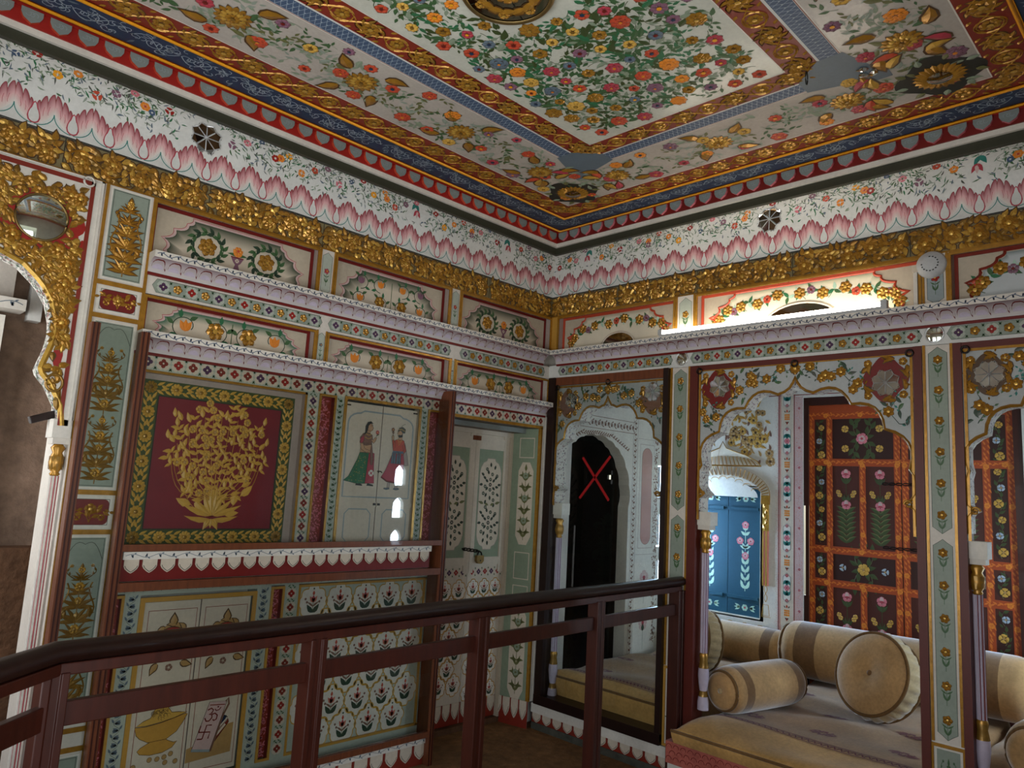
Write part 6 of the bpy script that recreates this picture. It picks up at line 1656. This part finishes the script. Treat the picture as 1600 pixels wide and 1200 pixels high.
# ceiling
CX0, CX1, CY0, CY1 = -4.09, -.185, -3.13, -.203
MX, MY = (CX0+CX1)/2, (CY0+CY1)/2
ce = tag(bpy.data.objects.new('ceiling', None), kind='structure'); COL.objects.link(ce); ORG[ce.name] = Vector((0, 0, ZC)); ce.location = (0, 0, ZC)
Cm = mapC(ZC)
FX_, FY_ = .945, 1.05
rect_at = lambda d: (CX0+d*FX_, CY0+d*FY_, CX1-d*FX_, CY1-d*FY_)
def ring(b, d0, d1, m, h=0.):
    a0, b0, a1, b1 = rect_at(d0); c0, e0, c1, e1 = rect_at(d1)
    o = [(a0,b0),(a1,b0),(a1,b1),(a0,b1)]; i = [(c0,e0),(c1,e0),(c1,e1),(c0,e1)]
    b.strip(o+o[:1], i+i[:1], m, h)
def sides(d0, d1):
    """the four runs of a ring as maps (u along, v across 0..w outward->inward) with their lengths"""
    dm = (d0+d1)/2; a0, b0, a1, b1 = rect_at(dm); out = []
    out.append((lambda u, v, h: (a1-u, b1+(dm-v)*FY_*1, ZC-h), a1-a0))      # along the doorway wall
    out.append((lambda u, v, h: (a1+(dm-v)*FX_, b1-u, ZC-h), b1-b0))       # along the arch wall
    out.append((lambda u, v, h: (a1-u, b0-(dm-v)*FY_, ZC-h), a1-a0))
    out.append((lambda u, v, h: (a0-(dm-v)*FX_, b1-u, ZC-h), b1-b0))
    return out
b = MB(); b.wbox(AL-.3, -3.95, ZC+.004, .4, .4, ZC+.15, 'white'); part('slab', b, ce)
b = MB(Cm); b.rect(CX0-.4, CY0-.9, CX1+.03, CY1+.03, 'red', -.003); part('margin', b, ce)
b = MB(Cm)
for d0, d1 in ((0, .018), (.168, .186)): ring(b, d0, d1, 'amber', .006)
a0, b0, a1, b1 = rect_at(.0)
for d in (.009, .177):
    q = rect_at(d); b.tube([Cm(q[0], q[1], .006), Cm(q[2], q[1], .006), Cm(q[2], q[3], .006), Cm(q[0], q[3], .006)], .008, 'amber', 6, True)
part('orange_beads', b, ce)
b = MB(Cm); ring(b, .018, .168, 'navy', .001)
for mp, L in sides(.018, .168):
    s = MB(mp); rr = random.Random(5); v = .093
    n = int(L/.20)
    for i in range(n):
        u = L*(i+.5)/n; sg = 1 if i % 2 else -1
        for k in range(3):
            r = .034-.008*k
            s.stroke([(u+sg*.03*k+(r*(1-.5*q/14))*cos(q*.5*sg+k), v+(r*(1-.5*q/14))*sin(q*.5*sg+k)) for q in range(15)], .0034, 'skyblue', .002)
        for k in range(5): s.stroke([(u+.1*cos(k)*.8+.02*cos(q*.9+k), v+.045*sin(k*2.2)+.014*sin(q*.9+k)) for q in range(6)], .003, 'skyblue', .002)
        s.stroke([(u-.1+.2*q/12, v+.04*sin(q/12*2*pi)*sg) for q in range(13)], .0036, 'skyblue', .002)
        for k in range(9):
            x0, y0, a0_ = u+rr.uniform(-.1, .1), v+rr.uniform(-.05, .05), rr.random()*6
            s.stroke([(x0+.016*cos(a0_+q*.6)*(1-q/14), y0+.013*sin(a0_+q*.6)) for q in range(8)], .0028, 'skyblue', .002)
        for k in range(4): s.leaf(u-.08+.05*k, v+.035*(-1)**k, rr.random()*6, .04, .012, 'slate', .0018)
    b.add(s.v, [], 'skyblue', raw=True); off = len(b.v)-len(s.v)
    for f, mi in zip(s.f, s.m): b.f.append([off+q for q in f]); b.m.append(b.slot(s.slots[mi])); b.sm.append(False)
part('blue_border', b, ce)
def merge(b, s):
    off = len(b.v); b.v += s.v; b.c += s.c
    for f, mi, sm in zip(s.f, s.m, s.sm): b.f.append([off+q for q in f]); b.m.append(b.slot(s.slots[mi])); b.sm.append(sm)
def gold_band(b, d0, d1, seed):
    rr = random.Random(seed)
    for mp, L in sides(d0, d1):
        s = MB(mp); vm = (d0+d1)/2; w = (d1-d0); n = int(L/.125)
        for sg in (-1, 1): s.stroke([(L*i/(n*6), vm+sg*w*.30*sin(i/6*pi)) for i in range(n*6+1)], .0065, 'gold', .0014, .004)
        for i in range(n):
            u = L*(i+.5)/n
            if i % 2:
                s.petals(u, vm, w*.26, 7, 'gold', 'brightgold', .0022, .005, i, 'umber')
                s.stroke([(u+.045*cos(q*pi/8), vm+w*.36*sin(q*pi/8)) for q in range(16)], .0055, 'gold', .0018, .004, closed=True)
            else:
                s.petals(u, vm, w*.3, 6, 'gold', 'brightgold', .0022, .005, i, 'umber')
                for q in range(8): s.leaf(u+.03*cos(q*.785), vm+w*.22*sin(q*.785), q*.785+.6, .042, .02, rr.choice(['gold', 'dullgold', 'gold']), .0016, .005, .6, 'umber')
            for sg in (-1, 1): s.leaf(u+.06, vm+sg*w*.33, pi/2*sg+.8, .03, .016, 'gold', .0016, .004)
        merge(b, s)
b = MB(Cm); ring(b, .186, .322, 'maroon', .0006); gold_band(b, .186, .322, 7); part('outer_gilt_border', b, ce)
b = MB(Cm); ring(b, .322, .695, 'ceilgrey', .0004); ring(b, .322, .327, 'white', .0008)
q0 = rect_at(.335); q1 = rect_at(.685)
test = lambda u, v, r: (q0[0]+r < u < q0[2]-r and q0[1]+r < v < q0[3]-r) and not (q1[0]-r < u < q1[2]+r and q1[1]-r < v < q1[3]+r)
s = MB(Cm); flower_scatter(s, test, q0, .0012, .17, .026, .044, ['coral', 'rose', 'orange', 'goldpaint', 'coral', 'mauve'], ['leaf', 'sage', 'olive', 'greygreen', 'sage'], 'sage', 1900, spl=.10, seed=8, lw=.42)
rr = random.Random(31)
for mp, L in sides(.322, .695):
    s2 = MB(mp); n = int(L/.58)
    for i in range(n):
        u = L*(i+.5)/n; v = .322+.373/2
        for k, rd in enumerate((.072, .052, .03)): s2.petals(u, v, rd, 14-3*k, 'gold' if k != 1 else 'brightgold', 'dullgold' if k == 2 else None, .003+.003*k, .005, k*.2, 'umber')
        for k in range(4): s2.leaf(u+.11*cos(k*1.57+.6), v+.11*sin(k*1.57+.6), k*1.57+rr.random(), .10, .05, 'gold', .003, .007, .7, 'umber')
    merge(s, s2)
merge(b, s)
# dark corner sunflowers
for (x, sx) in ((CX1, -1), (CX0, 1)):
    for (y, sy) in ((CY1, -1), (CY0, 1)):
        c = (x+sx*.47*FX_, y+sy*.47*FY_)
        s = MB(Cm); s.poly([(c[0]+.15*(1+.12*cos(4*q*.157))*cos(q*.157), c[1]+.15*(1+.12*cos(4*q*.157))*sin(q*.157)) for q in range(40)], 'ink', .0024)
        s.petals(*c, .098, 22, 'gold', None, .004, .012, 0, 'umber', wide=1.1); s.disc(*c, .046, 'smokymirror', .012, 20, dome=.008)
        for q in range(9): s.leaf(c[0]+.125*cos(q*.7), c[1]+.125*sin(q*.7), q*.7+.4, .05, .03, ('sage', 'olive')[q % 2], .004, .004)
        for q in range(8):
            a = atan2(-sy, -sx)+pi+(-1.2+.34*q); dd = .22+.05*(q % 2); s.leaf(c[0]+dd*cos(a), c[1]+dd*sin(a), a+(-1)**q*.8, .1, .045, ('brightgold', 'coral', 'brightgold', 'rose')[q % 4], .004, .007, (-1)**q*.8, 'umber')
        merge(b, s)
part('flower_border', b, ce)
b = MB(Cm); ring(b, .695, .705, 'white', .0008); ring(b, .70, .703, 'maroon', .0012); ring(b, .775, .785, 'coolwhite', .0008)
ring(b, .705, .775, 'blue', .0008)
for mp, L in sides(.705, .775):
    s = MB(mp)
    for i in range(int(L/.024)):
        for sg in (-1, 1):
            u = .024*i; s.stroke([(u, .708), (u+sg*.03, .772)], .002, 'skyblue', .0016)
        s.disc(.024*i+.012, .74, .004, 'skyblue', .0016, 5)
    merge(b, s)
for (x, sx) in ((CX1, -1), (CX0, 1)):
    for (y, sy) in ((CY1, -1), (CY0, 1)):   # slate corner plates
        P = lambda dx, dy: (x+sx*dx*FX_, y+sy*dy*FY_)
        s = MB(Cm); s.poly([P(.60, .60), P(.66, .60), P(.69, .695), P(.86, .695), P(.9, .785), P(.785, .9), P(.695, .86), P(.69, .69), P(.60, .66)], 'slate', .002); s.poly([P(.60, .60), P(.9, .69), P(.9, .785), P(.785, .9), P(.69, .9)], 'slate', .0021); merge(b, s)
part('blue_lattice_border', b, ce)
b = MB(Cm); ring(b, .785, .905, 'maroon', .0012); gold_band(b, .785, .905, 17); part('inner_gilt_border', b, ce)
b = MB(Cm); q = rect_at(.905); b.rect(*q, 'ceilwhite', .0006); b.frame(*q, .004, 'white', .0012)
MED = (-2.136, -1.662)
def test2(u, v, r):
    dx = max(q[0]+.03-u, u-q[2]+.03); dy = max(q[1]+.03-v, v-q[3]+.03)
    if dx > -r or dy > -r or hypot(u-MED[0], v-MED[1]) < .19+r: return False
    ex = min(u-q[0], q[2]-u); ey = min(v-q[1], q[3]-v)
    return not (ex < .12 and ey < .12 and ex+ey < .14)
flower_scatter(b, test2, q, .0012, .102, .024, .044, ['goldpaint', 'gold', 'gold', 'coral', 'rose', 'mauve', 'slate', 'coral', 'orange'], ['leaf', 'leaf', 'sage', 'green', 'mossdark'], 'mossdark', 1150, spl=.10, seed=4, lw=.45)
part('flower_field', b, ce)
t = thing('ceiling_medallion', 'round silver mirror medallion with gold scrolls in the ceiling centre', 'medallion', (*MED, ZC-.03))
b = MB(); b.lathe([(.172, 0), (.172, .012), (.165, .022), (.155, .024), (.150, .018)], (*MED, ZC), (0, 0, -1), 48, 'brass'); part('rim', b, t)
b = MB(Cm); b.disc(*MED, .155, 'smokymirror', .016, 40); b.stroke([(MED[0]-.14, MED[1]-.06), (MED[0]+.14, MED[1]+.06)], .004, 'ink', .0175); b.stroke([(MED[0]+.05, MED[1]-.14), (MED[0]-.05, MED[1]+.14)], .004, 'ink', .0175); part('mirror_glass', b, t)
b = MB(Cm); rr = random.Random(3)
for k in range(14):
    a = k*.449; b.leaf(MED[0]+.09*cos(a), MED[1]+.09*sin(a), a+1.2, .08, .04, 'gold', .018, .006, .9, 'umber')
for k in range(7): b.petals(MED[0]+.115*cos(k*.9), MED[1]+.115*sin(k*.9), .022, 5, 'gold', 'brightgold', .019, .006)
b.petals(*MED, .05, 8, 'gold', 'brightgold', .019, .008); part('gold_scrolls', b, t)
t = thing('ceiling_hook', 'small black wire loop hanging from the gilt ceiling border', 'hook', (-1.0, -2.25, ZC-.06))
b = MB(); b.tube([(-1.0+.010*cos(q*.5), -2.25, ZC-.035+.028*sin(q*.5)) for q in range(13)], .003, 'ink', 6, True); part('loop', b, t)
t = thing('mirror_shards', 'pale broken mirror petals on the slate corner of the ceiling', 'mirror', (-.87, -2.44, ZC-.02))
for q in ((-.845, -2.40, .05, -.6), (-.80, -2.435, .06, -2.6), (-.865, -2.445, .05, 1.9)):
    b = MB(Cm); b.leaf(q[0], q[1], q[3], q[2], .034, 'mirror', .006, .004); part('shard', b, t)

# ================================================================== HANDRAIL
t = thing('handrail', 'dark polished wooden railing with rounded handrail and posts across the front', 'railing', (-1.6, -1.19, 0))
P0 = Vector((-3.175, -1.268, 0)); P1 = Vector((-.035, -1.102, 0)); PL = P0+Vector((-.70, -.62, 0)); dr_ = (P1-P0).normalized()
def rail_prof(b, pts, m='darkwood'):
    n = 16; prof = []
    for i in range(n): 
        a = 2*pi*i/n; prof.append((.037*cos(a), .026*sin(a)+.002))
    V = []
    for i, p in enumerate(pts):
        d = (pts[min(i+1, len(pts)-1)]-pts[max(i-1, 0)]); d.z = 0; d.normalize(); sd = Vector((d.y, -d.x, 0))
        if 0 < i < len(pts)-1:
            d1 = (pts[i]-pts[i-1]).normalized(); k = 1/max(.5, d.dot(Vector((d1.x, d1.y, 0))))
        else: k = 1
        for q in prof: V.append(tuple(p+sd*q[0]*k+Vector((0, 0, q[1]))))
    K = len(pts)
    b.add(V, [[i*n+j, i*n+(j+1) % n, (i+1)*n+(j+1) % n, (i+1)*n+j] for i in range(K-1) for j in range(n)], m, True, raw=True)
    b.add(V[:n], [list(range(n))], m, raw=True); b.add(V[-n:], [list(range(n))], m, raw=True)
z = Vector((0, 0, 1))
b = MB(); rail_prof(b, [PL+z*1.075, P0+z*1.075, P1+dr_*.045+z*1.075]); part('handrail_bar', b, t)
b = MB(); b.bar(PL+z*1.038, P0+z*1.038, .05, .03, 'redwood'); b.bar(P0+z*1.038, P1+z*1.038, .05, .03, 'redwood'); part('under_rail', b, t, bevel=.003)
posts = [P0, Vector((-2.416, -1.229, 0)), Vector((-1.645, -1.189, 0)), Vector((-.83, -1.146, 0)), P1-dr_*.01, PL]
for p in posts:
    b = MB(); sd = Vector((-dr_.y, dr_.x, 0)); w = .031 if p is not posts[4] else .034; h1 = 1.03
    sec = [(-w, -w), (-w*.35, -w), (-w*.35, -w*.82), (w*.35, -w*.82), (w*.35, -w), (w, -w), (w, w), (-w, w)]
    V = [tuple(p+dr_*q[0]+sd*q[1]+z*h) for h in (0.0, h1) for q in sec]; n = len(sec)
    b.add(V, [[i, (i+1) % n, n+(i+1) % n, n+i] for i in range(n)]+[list(range(n, 2*n))], 'redwood', raw=True); part('post', b, t, bevel=.004)
for a, c in zip(posts[:-2], posts[1:-1]):
    b = MB(); b.bar(a+dr_*.03+z*.926, c-dr_*.03+z*.926, .024, .06, 'redwood'); part('mid_rail', b, t, bevel=.003)
b = MB(); b.bar(PL+z*.926, P0+z*.926-(P0-PL).normalized()*.03, .024, .06, 'redwood'); part('mid_rail', b, t, bevel=.003)

# ================================================================== FLOOR, OTHER WALLS, ROOM BEYOND THE GILDED ARCH
b = MB(); b.wbox(AL-.3, -4.2, -.15, .4, .4, -.0, 'floor'); tag(b.build('floor'), kind='structure')
b = MB()   # wall behind the camera with an open bay where the camera stands and two window bays
for x0, x1, z0, z1 in ((AL-.3, -4.25, 0, 3.4), (-2.75, .1, 0, 3.4), (-4.25, -2.75, 2.5, 3.4)): b.wbox(x0, -3.62, z0, x1, -3.50, z1, 'plaster')
tag(b.build('wall_front'), kind='structure')
b = MB()
for y0, y1, z0, z1 in ((-3.62, -3.2, 0, 3.4), (-3.2, -2.1, 0, .55), (-3.2, -2.1, 2.3, 3.4), (-2.1, -1.75, 0, 3.4), (-1.75, -.65, 2.3, 3.4), (-1.75, -.65, 0, .55), (-.65, .1, 0, 3.4)): b.wbox(AL-.15, y0, z0, AL, y1, z1, 'plaster')
tag(b.build('wall_side'), kind='structure')
b = MB()
b.wbox(-5.2, 1.25, 0, -2.0, 1.4, 3.0, 'roughwall'); b.wbox(-5.2, 1.12, 0, -2.0, 1.25, 1.10, 'earth'); b.wbox(-2.2, .36, 0, -2.05, 1.4, 3.0, 'roughwall')
b.wbox(-5.2, .36, -.1, -2.0, 1.4, 0, 'earth'); b.wbox(-5.2, .36, 3.0, -2.0, 1.4, 3.1, 'roughwall')
rr = random.Random(17)
tag(b.build('wall_beyond'), kind='structure')
t = thing('white_doorcase', 'white plastered doorcase with blue-vine ledge seen through the gilded arch', 'doorcase', (-3.3, 1.1, 0))
Wm = mapA(1.2)
b = MB(Wm); b.box(-4.0, 0, -2.995, 2.30, .0, .06, 'white'); b.box(-4.0, .2, -3.06, 2.2, .06, .075, 'coolwhite'); part('pier', b, t)
b = MB(Wm); b.box(-4.0, 2.325, -2.925, 2.385, .0, .14, 'white'); vine_run(b, -3.6, -2.94, 2.355, .05, .1405, m='slate', step=.09, lw=.004); part('ledge', b, t)
b = MB(Wm); b.box(-4.0, 2.385, -2.97, 2.95, .0, .03, 'plaster'); part('upper_wall', b, t)
b = MB(Wm); b.poly([(-3.04, 2.02), (-3.01, 2.06), (-3.04, 2.10), (-3.07, 2.06)], 'coral', .062); part('painted_diamond', b, t)
b = MB(Wm); b.box(-2.89, 2.30, -2.83, 2.60, -.05, .03, 'coolwhite'); b.build('trim_9')['kind'] = 'structure'

# ================================================================== LIGHT, SKY, CAMERA
def area(name, loc, target, sx, sy, power, col, spread=170):
    l = bpy.data.lights.new(name, 'AREA'); l.shape = 'RECTANGLE'; l.size = sx; l.size_y = sy; l.energy = power; l.color = col; l.spread = radians(spread)
    o = bpy.data.objects.new(name, l); COL.objects.link(o); o.location = loc
    o.rotation_euler = (Vector(target)-Vector(loc)).to_track_quat('-Z', 'Y').to_euler(); return o
DAY = (.95, .975, 1.0)
area('daylight_bay', (-3.5, -4.1, 1.3), (-2.7, -1.2, 2.7), 1.4, 1.8, 31, DAY, 130)
area('daylight_side', (-4.6, -2.65, 1.3), (-1.8, -2.0, 2.7), 1.1, 1.5, 21, DAY, 130)
area('daylight_side', (-4.6, -1.2, 1.3), (-1.8, -1.2, 2.7), 1.1, 1.5, 13, DAY, 130)
area('daylight_beyond', (-4.2, .5, 1.7), (-2.7, 1.4, 1.3), .6, 1.2, 26, (.97, .97, 1))
area('daylight_jali', (1.67, .15, 1.25), (1.67, -1.0, 1.25), .48, 1.5, 170, (.45, .68, 1.0))
area('daylight_jali', (1.22, -3.58, 1.25), (1.22, -2, 1.25), .40, 1.5, 160, (.62, .80, 1.0))
area('daylight_inner', (2.6, 1.3, 1.3), (0, 1.3, 1.3), 1.2, 1.8, 20, DAY)
area('daylight_door', (2.25, -.80, 1.25), (1.0, -1.35, 1.25), .5, 1.0, 12, DAY)
w = bpy.data.worlds.new('sky'); SC.world = w; w.use_nodes = True
nt = w.node_tree; bg = nt.nodes['Background']
sk = nt.nodes.new('ShaderNodeTexSky'); sk.sky_type = 'NISHITA'; sk.sun_disc = False; sk.sun_elevation = radians(45); sk.altitude = 200
nt.links.new(sk.outputs[0], bg.inputs['Color']); bg.inputs['Strength'].default_value = .2
cam = bpy.data.cameras.new('camera'); co = bpy.data.objects.new('camera', cam); COL.objects.link(co)
az, pt_, ro = radians(44.717), radians(8.096), radians(3.1919)
f = Vector((sin(az)*cos(pt_), cos(az)*cos(pt_), sin(pt_))); r = Vector((cos(az), -sin(az), 0)); u = r.cross(f)
r2 = r*cos(ro)+u*sin(ro); u2 = -r*sin(ro)+u*cos(ro)
M = Matrix((r2, u2, -f)).transposed().to_4x4(); M.translation = Vector((-3.739, -3.413, 1.55)); co.matrix_world = M
cam.sensor_width = 36; cam.lens = 1138.8/1600*36; cam.clip_start = .03
SC.camera = co
SC.view_settings.view_transform = 'Standard'; SC.view_settings.look = 'None'; SC.view_settings.gamma = 1; SC.view_settings.exposure = 0.15
SC.cycles.use_denoising = True
SC.cycles.max_bounces = 10; SC.cycles.transparent_max_bounces = 12
